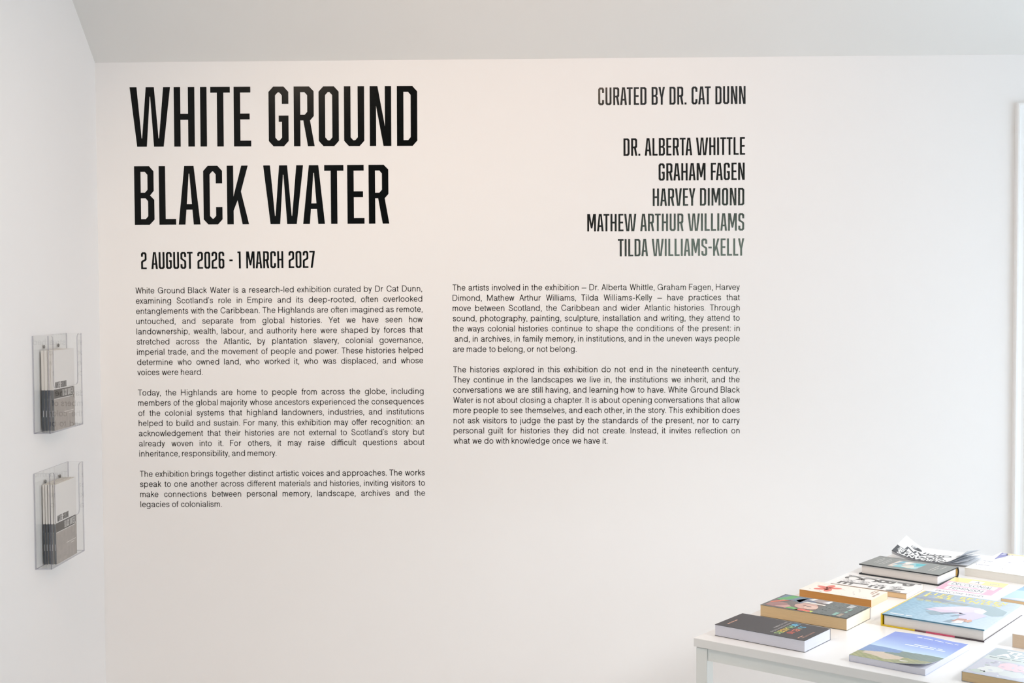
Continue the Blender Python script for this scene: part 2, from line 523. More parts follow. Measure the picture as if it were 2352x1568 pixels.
    G['N'] = (w, [[(0, 0), (0, 1), (.135, 1), (w - s + .004, .325), (w - s + .004, 1), (w, 1), (w, 0), (w - .135, 0), (s - .004, .675), (s - .004, 0)]], .05, .05)
    G['K'] = (.385, [[(0, 0), (0, 1), (s, 1), (s, .472), (.257, 1), (.372, 1), (.246, .56), (.385, 0), (.27, 0), (.187, .412), (s, .235), (s, 0)]], .05, .012)
    w = .34
    G['S'] = (w, [[(w, .70), (w, 1 - CY), (w - CX, 1), (CX, 1), (0, 1 - CY), (0, .60), (.055, .535), (w - s - .04, .455), (w - s, .405), (w - s, b + IY), (w - s - IX, b), (s + IX, b), (s, b + IY),
                   (s, .28), (0, .28), (0, CY), (CX, 0), (w - CX, 0), (w, CY), (w, .44), (w - .055, .515), (s + .04, .59), (s, .64), (s, 1 - b - IY), (s + IX, 1 - b), (w - s - IX, 1 - b),
                   (w - s, 1 - b - IY), (w - s, .70)]], .04, .04)
    w = .37
    G['Y'] = (w, [[(0, 1), (.12, 1), (w / 2, .565), (w - .12, 1), (w, 1), (w / 2 + s / 2, .405), (w / 2 + s / 2, 0), (w / 2 - s / 2, 0), (w / 2 - s / 2, .405)]], .012, .012)
    w = .195
    G['1'] = (w, [[(0, 1), (w, 1), (w, 0), (w - s, 0), (w - s, 1 - b), (0, 1 - b)]], .03, .05)
    w = .335
    G['2'] = (w, [[(0, .735), (0, 1 - CY), (CX, 1), (w - CX, 1), (w, 1 - CY), (w, .555), (w - .06, .485), (s + .04, .435), (s, .385), (s, b), (w, b), (w, 0), (0, 0), (0, .435), (.06, .51),
                   (w - s - .04, .56), (w - s, .61), (w - s, 1 - b - IY), (w - s - IX, 1 - b), (s + IX, 1 - b), (s, 1 - b - IY), (s, .735)]], .04, .04)
    w = .345
    G['6'] = (w, [[(w, .735), (w, 1 - CY), (w - CX, 1), (CX, 1), (0, 1 - CY), (0, CY), (CX, 0), (w - CX, 0), (w, CY), (w, .50), (w - CX, .585), (s, .585), (s, 1 - b - IY), (s + IX, 1 - b),
                   (w - s - IX, 1 - b), (w - s, 1 - b - IY), (w - s, .735)], cut(s, b, w - s, .488, IX, IY)], .045, .045)
    w = .325
    G['7'] = (w, [[(0, 1), (w, 1), (w, .9), (.19, 0), (.072, 0), (w - .118, .903), (0, .903)]], .02, .02)
    G['-'] = (.20, [[(0, .43), (0, .53), (.20, .53), (.20, .43)]], .03, .03)
    G['.'] = (s, [[(0, 0), (0, .115), (s, .115), (s, 0)]], .03, .05)
    return G


GL = glyphs()


def display_line(s, space=.235):
    """contours of a line in the display face and its width"""
    x, out, prev = 0, [], None
    for ch in s:
        if ch == ' ':
            x += space
            prev = None
            continue
        wd, cs, l, r = GL[ch]
        x += l if out else 0
        if prev and prev + ch in ('LT', 'AT', 'TA', 'LY', 'AV', 'VA', 'WA', 'AW', 'FA', 'LA'):
            x -= {'LT': .06, 'LY': .05, 'LA': -.01}.get(prev + ch, .035)
        for c in cs:
            out.append([(x + a, y) for a, y in c])
        x += wd + r
        prev = ch
    wmax = max(p[0] for c in out for p in c)
    return out, wmax


def contours_mesh(contours, extrude):
    """fills closed contours (holes by nesting) and gives them a thickness; returns verts, faces"""
    cu = bpy.data.curves.new('outline', 'CURVE')
    cu.dimensions = '2D'
    cu.fill_mode = 'BOTH'
    cu.extrude = extrude
    for c in contours:
        sp = cu.splines.new('POLY')
        sp.points.add(len(c) - 1)
        for k, (x, y) in enumerate(c):
            sp.points[k].co = (x, y, 0, 1)
        sp.use_cyclic_u = True
    o = bpy.data.objects.new('outline', cu)
    COL.objects.link(o)
    dg = bpy.context.evaluated_depsgraph_get()
    me = bpy.data.meshes.new_from_object(o.evaluated_get(dg))
    v = [tuple(x.co) for x in me.vertices]
    f = [tuple(p.vertices) for p in me.polygons]
    bpy.data.objects.remove(o)
    bpy.data.meshes.remove(me)
    bpy.data.curves.remove(cu)
    return v, f


def raw_mesh(name, v, f, m, parent=None, loc=(0, 0, 0)):
    me = bpy.data.meshes.new(name)
    me.from_pydata(v, [], f)
    me.materials.append(m)
    me.update()
    return link(name, me, parent, loc)


VT = .0003   # vinyl thickness


def heading(name, s, tl, tr, bl_y, m, parent, origin, space=.235):
    """one line of display lettering on the back wall between two measured points"""
    a, b = on_wall(*tl), on_wall(*tr)
    ex = (b - a).normalized()
    ez = Vector((-ex.z, 0, ex.x))
    width = (b - a).length
    base = on_wall(tl[0] + 2, bl_y)
    h = abs((base - a).dot(ez))
    cs, wd = display_line(s, space)
    sx = width / wd
    cs = [[(x * sx, y * h) for x, y in c] for c in cs]
    v, f = contours_mesh(cs, VT / 2)
    o0 = a - ez * h
    P = [o0 + ex * x + ez * y + Vector((0, -VT / 2 - z - .0001, 0)) - origin for x, y, z in v]
    return raw_mesh(name, P, f, m, parent)


def paragraph_mesh(name, lines, a, b, bl, nlines, first, m, parent, origin, cap, xs):
    """justified lines of text; a, b: ends of the first baseline of the block, bl: start of baseline number nlines"""
    ex = (b - a).normalized()
    ez = Vector((-ex.z, 0, ex.x))
    width = (b - a).length
    dn = (bl - a) / nlines
    V, F = [], []
    for k, (txt, just) in enumerate(lines):
        o0 = a + dn * (first + k) - origin
        ind = .28 * cap if txt.startswith(' ') else 0
        ws = [light_word(t) for t in txt.split()]
        tot = sum(q[1] for q in ws) * cap * xs
        gap = (width - ind - tot) / (len(ws) - 1) if just else SPACE * cap * xs
        x = ind
        for st, wd in ws:
            for rails in st:
                n = len(V)
                for pr in rails:
                    for zz in (-.0001, -.0001 - VT):
                        for px, py in pr:
                            q = o0 + ex * (x + px * cap * xs) + ez * (py * cap)
                            V.append((q.x, zz - origin.y, q.z))
                nr = len(rails)
                for i in range(nr - 1):
                    c, d = n + 4 * i, n + 4 * i + 4
                    F += [(c + 2, c + 3, d + 3, d + 2), (c, c + 2, d + 2, d), (c + 3, c + 1, d + 1, d + 3), (c + 1, c, d, d + 1)]
                F += [(n, n + 1, n + 3, n + 2), (n + 4 * nr - 4, n + 4 * nr - 2, n + 4 * nr - 1, n + 4 * nr - 3)]
            x += wd * cap * xs + gap
    return raw_mesh(name, V, F, m, parent)


# ------------------------------------------------------------------ the room
ZW = 2.2341                       # where the back wall meets the sloping ceiling
SL = (2.386 - ZW) / .1879         # slope of that ceiling
ZC = 2.95
YS = -(ZC - ZW) / SL


def struct(o):
    o['kind'] = 'structure'
    return o


m = MB()
m.box(XL - .12, YF - .12, -.1, XR + .12, .12, 0)
struct(m.build('floor', FLOOR))
m = MB()
f3 = lambda u, v, t: (t, u, v)
m.prism([(.12, ZW - .001 - SL * .12), (YS, ZC), (YF - .12, ZC), (YF - .12, ZC + .12), (YS - .02, ZC + .12), (.12, ZW + .14 - SL * .12)], XL - .12, XR + .12, f3)
struct(m.build('ceiling', CEIL))
m = MB()
prof = [(.0, 0), (.0, ZW), (YS, ZC), (YF, ZC), (YF, 0)]
m.prism(prof, XL - .12, XL, f3)
struct(m.build('wall_left', WALL))
m = MB()
ztop = ZW - .001
m.box(XL - .12, 0, 0, DOOR[0], .12, ztop)
m.box(DOOR[0], 0, DOOR[2], DOOR[1], .12, ztop)
m.box(DOOR[1], 0, 0, XR + .12, .12, ztop)
struct(m.build('wall_back', WALL, merge=False))
m = MB()
y0, y1, z0, z1 = WIN_R
zr = lambda y: min(ZC, ZW - y * SL)


def rstrip(ya, yb, za, zb=None):
    if zb is not None:
        m.box(XR, ya, za, XR + .12, yb, zb)
    else:
        pts = [(yb, za), (yb, zr(yb))] + ([(YS, ZC)] if ya < YS < yb else []) + [(ya, zr(ya)), (ya, za)]
        m.prism(pts, XR, XR + .12, f3)


rstrip(y1, 0, 0)
rstrip(YF, y0, 0)
rstrip(y0, y1, 0, z0)
rstrip(y0, y1, z1)
struct(m.build('wall_right', WALL, merge=False))
m = MB()
x0, x1, z0, z1 = WIN_F
m.box(XL - .12, YF - .12, 0, x0, YF, ZC)
m.box(x1, YF - .12, 0, XR + .12, YF, ZC)
m.box(x0, YF - .12, 0, x1, YF, z0)
m.box(x0, YF - .12, z1, x1, YF, ZC)
struct(m.build('wall_front', mat('grey_wall_paint', '#8c8c8a', .75, .25), merge=False))


def window(name, f, a0, a1, z0, z1, nx, nz):
    """f(a, z, t): t across the wall"""
    e = struct(link(name, None, None, f((a0 + a1) / 2, z0, 0)))
    o = Vector(e.location)
    g = lambda a, z, t: tuple(Vector(f(a, z, t)) - o)
    fr = MB()
    bar = lambda aa, ab, za, zb, t0, t1: fr.prism([(aa, za), (ab, za), (ab, zb), (aa, zb)], t0, t1, g)
    bar(a0, a0 + .05, z0, z1, .04, .09)
    bar(a1 - .05, a1, z0, z1, .04, .09)
    bar(a0 + .05, a1 - .05, z0, z0 + .06, .04, .09)
    bar(a0 + .05, a1 - .05, z1 - .05, z1, .04, .09)
    for i in range(1, nx):
        c = a0 + (a1 - a0) * i / nx
        bar(c - .012, c + .012, z0 + .06, z1 - .05, .045, .085)
    for i in range(1, nz):
        c = z0 + (z1 - z0) * i / nz
        bar(a0 + .05, a1 - .05, c - .012, c + .012, .046, .084)
    fr.build('window_frame', TRIM, e, merge=False)
    gl = MB()
    gl.prism([(a0 + .04, z0 + .05), (a1 - .04, z0 + .05), (a1 - .04, z1 - .04), (a0 + .04, z1 - .04)], .063, .067, g)
    gl.build('pane', GLASS, e)
    si = MB()
    si.prism([(a0 - .05, z0 - .03), (a1 + .05, z0 - .03), (a1 + .05, z0 - .001), (a0 - .05, z0 - .001)], -.06, -.001, g)
    si.build('window_sill', TRIM, e, bevel=.004)


window('window_1', lambda a, z, t: (XR + t, a, z), *WIN_R, 2, 2)
window('window_2', lambda a, z, t: (a, YF - t, z), *WIN_F, 2, 2)

# architrave around the doorway: moulded profile, mitred at the corner (w across from the outer edge, d towards the room)
AP = [(0, 0), (0, .018), (.003, .021), (.008, .021), (.0105, .0185), (.012, .0135), (.016, .0115), (.024, .0105), (.031, .0125), (.0335, .0155), (.036, .0165),
      (.041, .0155), (.0445, .012), (.045, 0)]
XA, ZA, AW = 1.501, 2.082, .045
m = MB()


def sweep(path_pt):
    for i in range(len(AP) - 1):
        (w0, d0), (w1, d1) = AP[i], AP[i + 1]
        for k in range(len(path_pt) - 1):
            m.face([path_pt[k](w0, d0), path_pt[k](w1, d1), path_pt[k + 1](w1, d1), path_pt[k + 1](w0, d0)])


XB = DOOR[1] + AW
sweep([lambda w, d: (XA + w, -d, 0), lambda w, d: (XA + w, -d, ZA - w), lambda w, d: (XB - w, -d, ZA - w), lambda w, d: (XB - w, -d, 0)])
struct(m.build('trim_1', TRIM))
# glazed door
d = struct(link('door_1', None, None, ((DOOR[0] + DOOR[1]) / 2, .05, 0)))
ox = (DOOR[0] + DOOR[1]) / 2
m = MB()
a0, a1 = DOOR[0] + .003 - ox, DOOR[1] - .003 - ox
m.box(a0, 0, .008, a0 + .095, .044, 2.008)
m.box(a1 - .095, 0, .008, a1, .044, 2.008)
m.box(a0 + .095, 0, .008, a1 - .095, .044, .25)
m.box(a0 + .095, 0, 1.9, a1 - .095, .044, 2.008)
m.box(-.015, .006, .25, .015, .038, 1.9)
m.build('door_frame', TRIM, d, merge=False)
m = MB()
m.box(a0 + .09, .020, .245, a1 - .09, .024, 1.905)
m.build('pane', GLASS, d)
m = MB()
m.box(a1 - .065, -.006, .97, a1 - .03, -.0005, 1.13)
m.box(a1 - .055, -.05, 1.045, a1 - .04, -.006, 1.06)
m.box(a1 - .16, -.056, 1.044, a1 - .038, -.044, 1.061)
m.build('door_handle', STEEL, d, bevel=.002)
# skirting boards
SK = [(0, 0), (0, .12), (.008, .12), (.016, .108), (.018, .1), (.018, 0)]
m = MB()
m.prism([(u, v) for u, v in SK], XL + .02, XA - .001, lambda u, v, t: (t, -u - .0005, v + .0005))
struct(m.build('baseboard_back', TRIM))
m = MB()
m.prism(SK, YF + .02, -.0005, lambda u, v, t: (XL + u + .0005, t, v + .0005))
struct(m.build('baseboard_left', TRIM))

# ------------------------------------------------------------------ wall lettering
o0 = on_wall(300, 516)
title = thing('wall_lettering', 'huge black two-line vinyl title WHITE GROUND BLACK WATER on the white wall', 'lettering', o0)
heading('title_line', 'WHITE GROUND', (297.6, 200.2), (958.0, 197.5), 337, VINYL, title, o0)
heading('title_line', 'BLACK WATER', (307.8, 381.6), (893.2, 378.2), 516.2, VINYL, title, o0)
o0 = on_wall(323, 618)
t = thing('wall_lettering', 'black vinyl exhibition dates in capitals below the big two-line title', 'lettering', o0)
heading('date_line', '2 AUGUST 2026 - 1 MARCH 2027', (323.7, 579.2), (722.8, 575.9), 618.0, VINYL, t, o0, .23)
o0 = on_wall(1374, 242)
t = thing('wall_lettering', 'single black vinyl line CURATED BY DR. CAT DUNN at the upper right of the wall', 'lettering', o0)
heading('curator_line', 'CURATED BY DR. CAT DUNN', (1374, 201), (1712.4, 197.6), 241.8, VINYLN, t, o0, .2)
o0 = on_wall(1500, 588)
t = thing('wall_lettering', 'right-aligned list of five artist names in black vinyl capitals below the curator line', 'lettering', o0)
for s, tl, tr, by in (('DR. ALBERTA WHITTLE', (1432, 317.8), (1711.3, 314.9), 358), ('GRAHAM FAGEN', (1512.7, 375.2), (1710.4, 373.2), 414.8),
                      ('HARVEY DIMOND', (1499.2, 432.9), (1709.5, 431.5), 472.8), ('MATHEW ARTHUR WILLIAMS', (1348.8, 491.4), (1709.3, 489.4), 531.3),
                      ('TILDA WILLIAMS-KELLY', (1419.1, 549.1), (1709.5, 547.1), 588.7)):
    heading('name_line', s, tl, tr, by, VINYLN, t, o0, .2)

TL = [
    ["White Ground Black Water is a research-led exhibition curated by Dr Cat Dunn,", "examining Scotland\u2019s role in Empire and its deep-rooted, often overlooked",
     "entanglements with the Caribbean. The Highlands are often imagined as remote,", "untouched, and separate from global histories. Yet we have seen how",
     "landownership, wealth, labour, and authority here were shaped by forces that", "stretched across the Atlantic, by plantation slavery, colonial governance,",
     "imperial trade, and the movement of people and power. These histories helped", "determine who owned land, who worked it, who was displaced, and whose", "voices were heard."],
    ["Today, the Highlands are home to people from across the globe, including", "members of the global majority whose ancestors experienced the consequences",
     "of the colonial systems that highland landowners, industries, and institutions", "helped to build and sustain. For many, this exhibition may offer recognition: an",
     "acknowledgement that their histories are not external to Scotland\u2019s story but", "already woven into it. For others, it may raise difficult questions about",
     "inheritance, responsibility, and memory."],
    ["The exhibition brings together distinct artistic voices and approaches. The works", "speak to one another across different materials and histories, inviting visitors to",
     "make connections between personal memory, landscape, archives and the", "legacies of colonialism."]]
TR = [
    ["The artists involved in the exhibition \u2013 Dr. Alberta Whittle, Graham Fagen, Harvey", "Dimond, Mathew Arthur Williams, Tilda Williams-Kelly \u2013 have practices that",
     "move between Scotland, the Caribbean and wider Atlantic histories. Through", "sound, photography, painting, sculpture, installation and writing, they attend to",
     "the ways colonial histories continue to shape the conditions of the present: in", " and, in archives, in family memory, in institutions, and in the uneven ways people",
     "are made to belong, or not belong."],
    ["The histories explored in this exhibition do not end in the nineteenth century.", "They continue in the landscapes we live in, the institutions we inherit, and the",
     "conversations we are still having, and learning how to have. White Ground Black", "Water is not about closing a chapter. It is about opening conversations that allow",
     "more people to see themselves, and each other, in the story. This exhibition does", "not ask visitors to judge the past by the standards of the present, nor to carry",
     "personal guilt for histories they did not create. Instead, it invites reflection on", "what we do with knowledge once we have it."]]
SPACE = .42
CAPH = .0191
# horizontal set width: the fullest line keeps a normal word space
def fit_width(lines, width):
    return min((width / CAPH) / (sum(light_word(t)[1] for t in ln.split()) + SPACE * (len(ln.split()) - 1)) for p in lines for ln in p[:-1])


XS = min(fit_width(TL, (on_wall(969.5, 668.9) - on_wall(311.6, 673.9)).length), fit_width(TR, (on_wall(1699, 665.6) - on_wall(1039.5, 667.1)).length))


def column(label, paras, a, b, bl, n):
    o0 = Vector(bl)
    t = thing('wall_text_panel', label, 'wall text', o0)
    k = 0
    for p in paras:
        paragraph_mesh('paragraph', [(s, i < len(p) - 1) for i, s in enumerate(p)], a, b, bl, n, k, VINYLT, t, o0, CAPH, XS)
        k += len(p) + 1


column('left column of small dark wall text, three paragraphs beginning White Ground Black Water', TL, on_wall(311.6, 673.9), on_wall(969.5, 668.9), on_wall(323, 1164.4), 21)
column('right column of small dark wall text, two paragraphs beginning The artists involved', TR, on_wall(1039.5, 667.1), on_wall(1699, 665.6), on_wall(1042.3, 1018.5), 15)

# ------------------------------------------------------------------ brochure holders on the left wall
HP = .0475     # how far the pocket stands off the wall
AT = .0028     # acrylic thickness


def plate(name, parent, pts, a, b, f):
    m = MB()
    n = len(pts)
    m.face([f(u, v, a) for u, v in reversed(pts)], m=0)
    m.face([f(u, v, b) for u, v in pts], m=0)
    for i in range(n):
        (u0, v0), (u1, v1) = pts[i], pts[(i + 1) % n]
        m.face([f(u0, v0, a), f(u1, v1, a), f(u1, v1, b), f(u0, v0, b)], m=1)
    return m.build(name, [ACR, ACRE], parent)


def holder(label, y0, y1, z0, z1):
    e = thing('brochure_holder', label, 'brochure holder', (XL, (y0 + y1) / 2, z0), 0, 'clear brochure holders on the left wall')
    hw, h = (y1 - y0) / 2, z1 - z0
    fx = lambda u, v, t: (t, u, v)
    g = .0012
    plate('back_plate', e, [(-hw, 0), (hw, 0), (hw, h), (-hw, h)], .001, .001 + AT, fx)
    # front panel with a deep cut-out in the middle of its top edge
    s, dp, r = .034, .148, .014
    arc = lambda cx, cz, a0, a1: [(cx + r * math.cos(R(a0 + (a1 - a0) * k / 6)), cz + r * math.sin(R(a0 + (a1 - a0) * k / 6))) for k in range(7)]
    pts = [(-hw, 0), (hw, 0), (hw, h)] + arc(hw - s + r, h - r, 90, 180) + arc(hw - s - r, h - dp + r, 0, -90) + arc(-hw + s + r, h - dp + r, 270, 180) + arc(-hw + s - r, h - r, 0, 90) + [(-hw, h)]
    plate('front_panel', e, pts, HP - AT, HP, fx)
    for sgn in (-1, 1):
        ya, yb = sorted((sgn * hw, sgn * (hw - AT)))
        plate('side_panel', e, [(.001 + AT + 1e-4, AT + 1e-4), (HP - AT - 1e-4, AT + 1e-4), (HP - AT - 1e-4, h), (.001 + AT + 1e-4, h)], ya, yb, lambda u, v, t: (u, t, v))
    plate('base_panel', e, [(.001 + AT + 1e-4, -hw), (HP - AT - 1e-4, -hw), (HP - AT - 1e-4, hw), (.001 + AT + 1e-4, hw)], 0, AT, lambda u, v, t: (u, v, t))
    for yy in (-hw + .078, hw - .068):
        m = MB()
        n = 14
        zz = h - .033
        ring = lambda rr, x: [(x, yy + rr * math.cos(2 * math.pi * k / n), zz + rr * math.sin(2 * math.pi * k / n)) for k in range(n)]
        prev = ring(.0052, .001 + AT + 1e-5)
        for rr, x in ((.0052, .0048), (.0045, .0058), (.003, .0064)):
            cur = ring(rr, x)
            for k in range(n):
                m.face([prev[k], prev[(k + 1) % n], cur[(k + 1) % n], cur[k]])
            prev = cur
        m.face(prev)
        m.box(.0062, yy - .0024, zz - .0005, .0066, yy + .0024, zz + .0005)
        m.build('screw', STEEL, e, merge=False)
    return e


holder('upper clear acrylic brochure holder screwed to the left wall, wall text mirrored in its front', -.547, -.2935, 1.119, 1.389)
holder('lower clear acrylic brochure holder screwed to the left wall, five fanned booklets inside', -.555, -.3005, .7437, 1.0097)

C_WHITE, C_NAVY, C_GREY, C_INK = lin('#dddcda'), lin('#3d4650'), lin('#a29b95'), lin('#2c2823')


def disp_polys(s, x, y, wdt, hgt, space=.2):
    """display lettering for a printed cover: list of (verts, faces) scaled in a box"""
    cs, wd = display_line(s, space)
    cs = [[(x + a * wdt / wd, y + b * hgt) for a, b in c] for c in cs]
    v, f = contours_mesh(cs, 0)
    return [(p[0], p[1]) for p in v], f


BOOKLET_ART = None


def booklet(label, xs, yn, z0, th, w=.157, h=.224, lean=0, group=None):
    """upright booklet: spine at the near end, cover facing the room (+x); local y runs along the cover, z up"""
    global BOOKLET_ART
    e = thing('exhibition_booklet', label, 'booklet', (xs, yn, z0), 0, group)
    e.rotation_euler = (0, lean, 0)
    m = MB()
    m.box(.0005, .0006, .0008, th - .0005, w - .001, h - .0008)
    m.build('page_block', pages('booklet_pages', '#cdcbc3'), e)
    m = MB()
    rnd = random.Random(7)
    vb = .505 * h
    ov = 6e-5
    # back board, spine, front board
    for (x0, x1) in ((0, .0005), (th - .0005, th)):
        m.box(x0, 0, vb, x1, w, h, C_WHITE)
        m.box(x0, 0, 0, x1, w, vb, C_GREY if x1 > .001 else C_NAVY)
    m.box(.0005, 0, vb, th - .0005, .0005, h, C_WHITE)
    m.box(.0005, 0, 0, th - .0005, .0005, vb, C_NAVY)
    k = MB()
    fr = lambda u, v, l: (th + ov * l, u * w, v * h)
    # grainy grey photograph on the lower half
    nx, nz = 14, 10
    for i in range(nx):
        for j in range(nz):
            g = 1 + rnd.uniform(-.09, .09)
            c = tuple(q * g for q in C_GREY)
            m.face([fr(i / nx, j / nz * .505, 1), fr((i + 1) / nx, j / nz * .505, 1), fr((i + 1) / nx, (j + 1) / nz * .505, 1), fr(i / nx, (j + 1) / nz * .505, 1)], c)
    band = lambda d: [(0, .398 - d), (.89, .398 - d), (.95 + d * .7, .43 - d), (.95 + d * .7, .512 + d), (0, .512 + d)]
    m.face([fr(u, v, 2) for u, v in band(.009)], C_WHITE)
    m.face([fr(u, v, 3) for u, v in band(0)], C_INK)
    if BOOKLET_ART is None:
        BOOKLET_ART = (disp_polys('WHITE GROUND', .06, .528, .54, .075), disp_polys('BLACK WATER', .40, .414, .51, .083))
    for (v, f), c in zip(BOOKLET_ART, (C_INK, C_WHITE)):
        for q in f:
            m.face([fr(*v[i], 4) for i in q], c)
    # two short lines of fine print
    for (u, v, ln) in ((.48, .205, .26), (.76, .205, .18), (.70, .178, .16)):
        m.face([fr(u, v, 4), fr(u + ln, v, 4), fr(u + ln, v + .009, 4), fr(u, v + .009, 4)], lin('#d8d5d0'))
    # fine print on the spine
    m.face([(th * .42, -5e-5, .17 * h), (th * .58, -5e-5, .17 * h), (th * .58, -5e-5, .25 * h), (th * .42, -5e-5, .25 * h)], lin('#cfd2d6'))
    m.build('cover', PRM, e, merge=False)
    return e


BG = 'exhibition booklets in the acrylic holders'
zb = .7437 + AT + .0004
xs0 = XL + .0045
names = ['exhibition booklet nearest the wall in the lower acrylic holder', 'second exhibition booklet from the wall in the lower acrylic holder',
         'middle one of five exhibition booklets in the lower acrylic holder', 'exhibition booklet just behind the front one in the lower acrylic holder',
         'front exhibition booklet in the lower acrylic holder, grey half cover facing the room']
for k, lb in enumerate(names):
    booklet(lb, xs0 + .0076 * k, -.502 - .0012 * (k % 2), zb, .0056 if k < 4 else .0062, group=BG)
zb = 1.119 + AT + .0004
names = ['exhibition booklet nearest the wall in the upper acrylic holder', 'second exhibition booklet from the wall in the upper acrylic holder',
         'exhibition booklet just behind the front one in the upper acrylic holder', 'front exhibition booklet in the upper acrylic holder, wall text reflected over its cover']
for k, lb in enumerate(names):
    booklet(lb, xs0 + .001 + .0091 * k, -.497 - .001 * (k % 2), zb, .0080, group=BG)

# ------------------------------------------------------------------ the table
TA = R(52.4) - R(90)             # direction of the short edge
TZ = .75
tb = thing('display_table', 'white rectangular table with square white legs covered in books', 'table', (.3413, -1.2714, 0), TA)
LX, LY = .75, 1.25
m = MB()
m.box(0, 0, TZ - .019, LX, LY, TZ)
m.build('table_top', TABLE, tb, bevel=.0015)
q, ins, zt = .027, .004, TZ - .0205
legs = [(ins, ins), (LX - ins - q, ins), (ins, LY - ins - q), (LX - ins - q, LY - ins - q)]
for lx, ly in legs:
    m = MB()
    m.box(lx, ly, .004, lx + q, ly + q, zt - .0003)
    lg = m.build('leg', TFRAME, tb, bevel=.0015)
    m = MB()
    m.box(lx + .001, ly + .001, 0, lx + q - .001, ly + q - .001, .0038)
    m.build('foot_cap', DARK, lg)
m = MB()
for ly in (ins, LY - ins - q):
    m.box(ins + q + .0005, ly + .003, zt - .026, LX - ins - q - .0005, ly + q - .003, zt + .0012)
for lx in (ins, LX - ins - q):
    m.box(lx + .003, ins + q + .0005, zt - .026, lx + q - .003, LY - ins - q - .0005, zt + .0012)
m.build('apron_frame', TFRAME, tb, merge=False)


# ------------------------------------------------------------------ books
class Art:
    """flat artwork in cover coordinates (u along the front edge 0..1, v in depth 0..1)"""

    def __init__(s, L, D):
        s.L, s.D, s.it = L, D, []

    def poly(s, pts, col, layer=1):
        s.it.append(([(u * s.L, v * s.D) for u, v in pts], [tuple(range(len(pts)))], lin(col), layer))

    def rect(s, u0, v0, u1, v1, col, layer=1):
        s.poly([(u0, v0), (u1, v0), (u1, v1), (u0, v1)], col, layer)

    def blob(s, u, v, ru, rv, col, layer=1, n=18, wob=.12, seed=1, rot=0):
        r = random.Random(seed)
        pts = []
        for k in range(n):
            a = 2 * math.pi * k / n
            q = 1 + r.uniform(-wob, wob)
            x, y = ru * s.L * q * math.cos(a), rv * s.D * q * math.sin(a)
            x, y = x * math.cos(rot) - y * math.sin(rot), x * math.sin(rot) + y * math.cos(rot)
            pts.append((u + x / s.L, v + y / s.D))
        s.poly(pts, col, layer)

    def place(s, v, f, u0, v0, way, col, layer):
        rx, ux = {'up_far': ((1, 0), (0, 1)), 'up_right': ((0, -1), (1, 0)), 'up_left': ((0, 1), (-1, 0)), 'up_near': ((-1, 0), (0, -1))}[way]
        P = [(u0 * s.L + a * rx[0] + b * ux[0], v0 * s.D + a * rx[1] + b * ux[1]) for a, b in v]
        s.it.append((P, f, lin(col), layer))

    def text(s, t, u0, v0, h, col, way='up_far', length=None, bold=0.0, layer=3):
        """built-in face; h cap height, length total length in metres"""
        v, f = font_mesh(t, bold)
        x0 = min(a for a, b in v)
        x1 = max(a for a, b in v)
        sx = (length / (x1 - x0)) if length else h / CAP
        s.place([((a - x0) * sx, b / CAP * h) for a, b in v], f, u0, v0, way, col, layer)

    def disp(s, t, u0, v0, h, length, col, way='up_far', layer=3):
        cs, wd = display_line(t, .2)
        v, f = contours_mesh([[(a * length / wd, b * h) for a, b in c] for c in cs], 0)
        s.place([(p[0], p[1]) for p in v], f, u0, v0, way, col, layer)

    def dashes(s, u0, v0, length, h, col, way='up_far', seed=1, layer=3):
        """illegible fine print: word-long dashes"""
        r = random.Random(seed)
        x = 0
        while x < length:
            wd = min(r.uniform(2, 6) * h, length - x)
            s.place([(x, 0), (x + wd, 0), (x + wd, h), (x, h)], [(0, 1, 2, 3)], u0, v0, way, col, layer)
            x += wd + .8 * h


def speckle(a, u0, v0, u1, v1, n, cols, size, seed, layer=2):
    r = random.Random(seed)
    for _ in range(n):
        a.blob(r.uniform(u0, u1), r.uniform(v0, v1), size * r.uniform(.5, 1.3), size * r.uniform(.5, 1.3) * a.L / a.D, r.choice(cols), layer, 7, .35, r.random())


OV = 5e-5


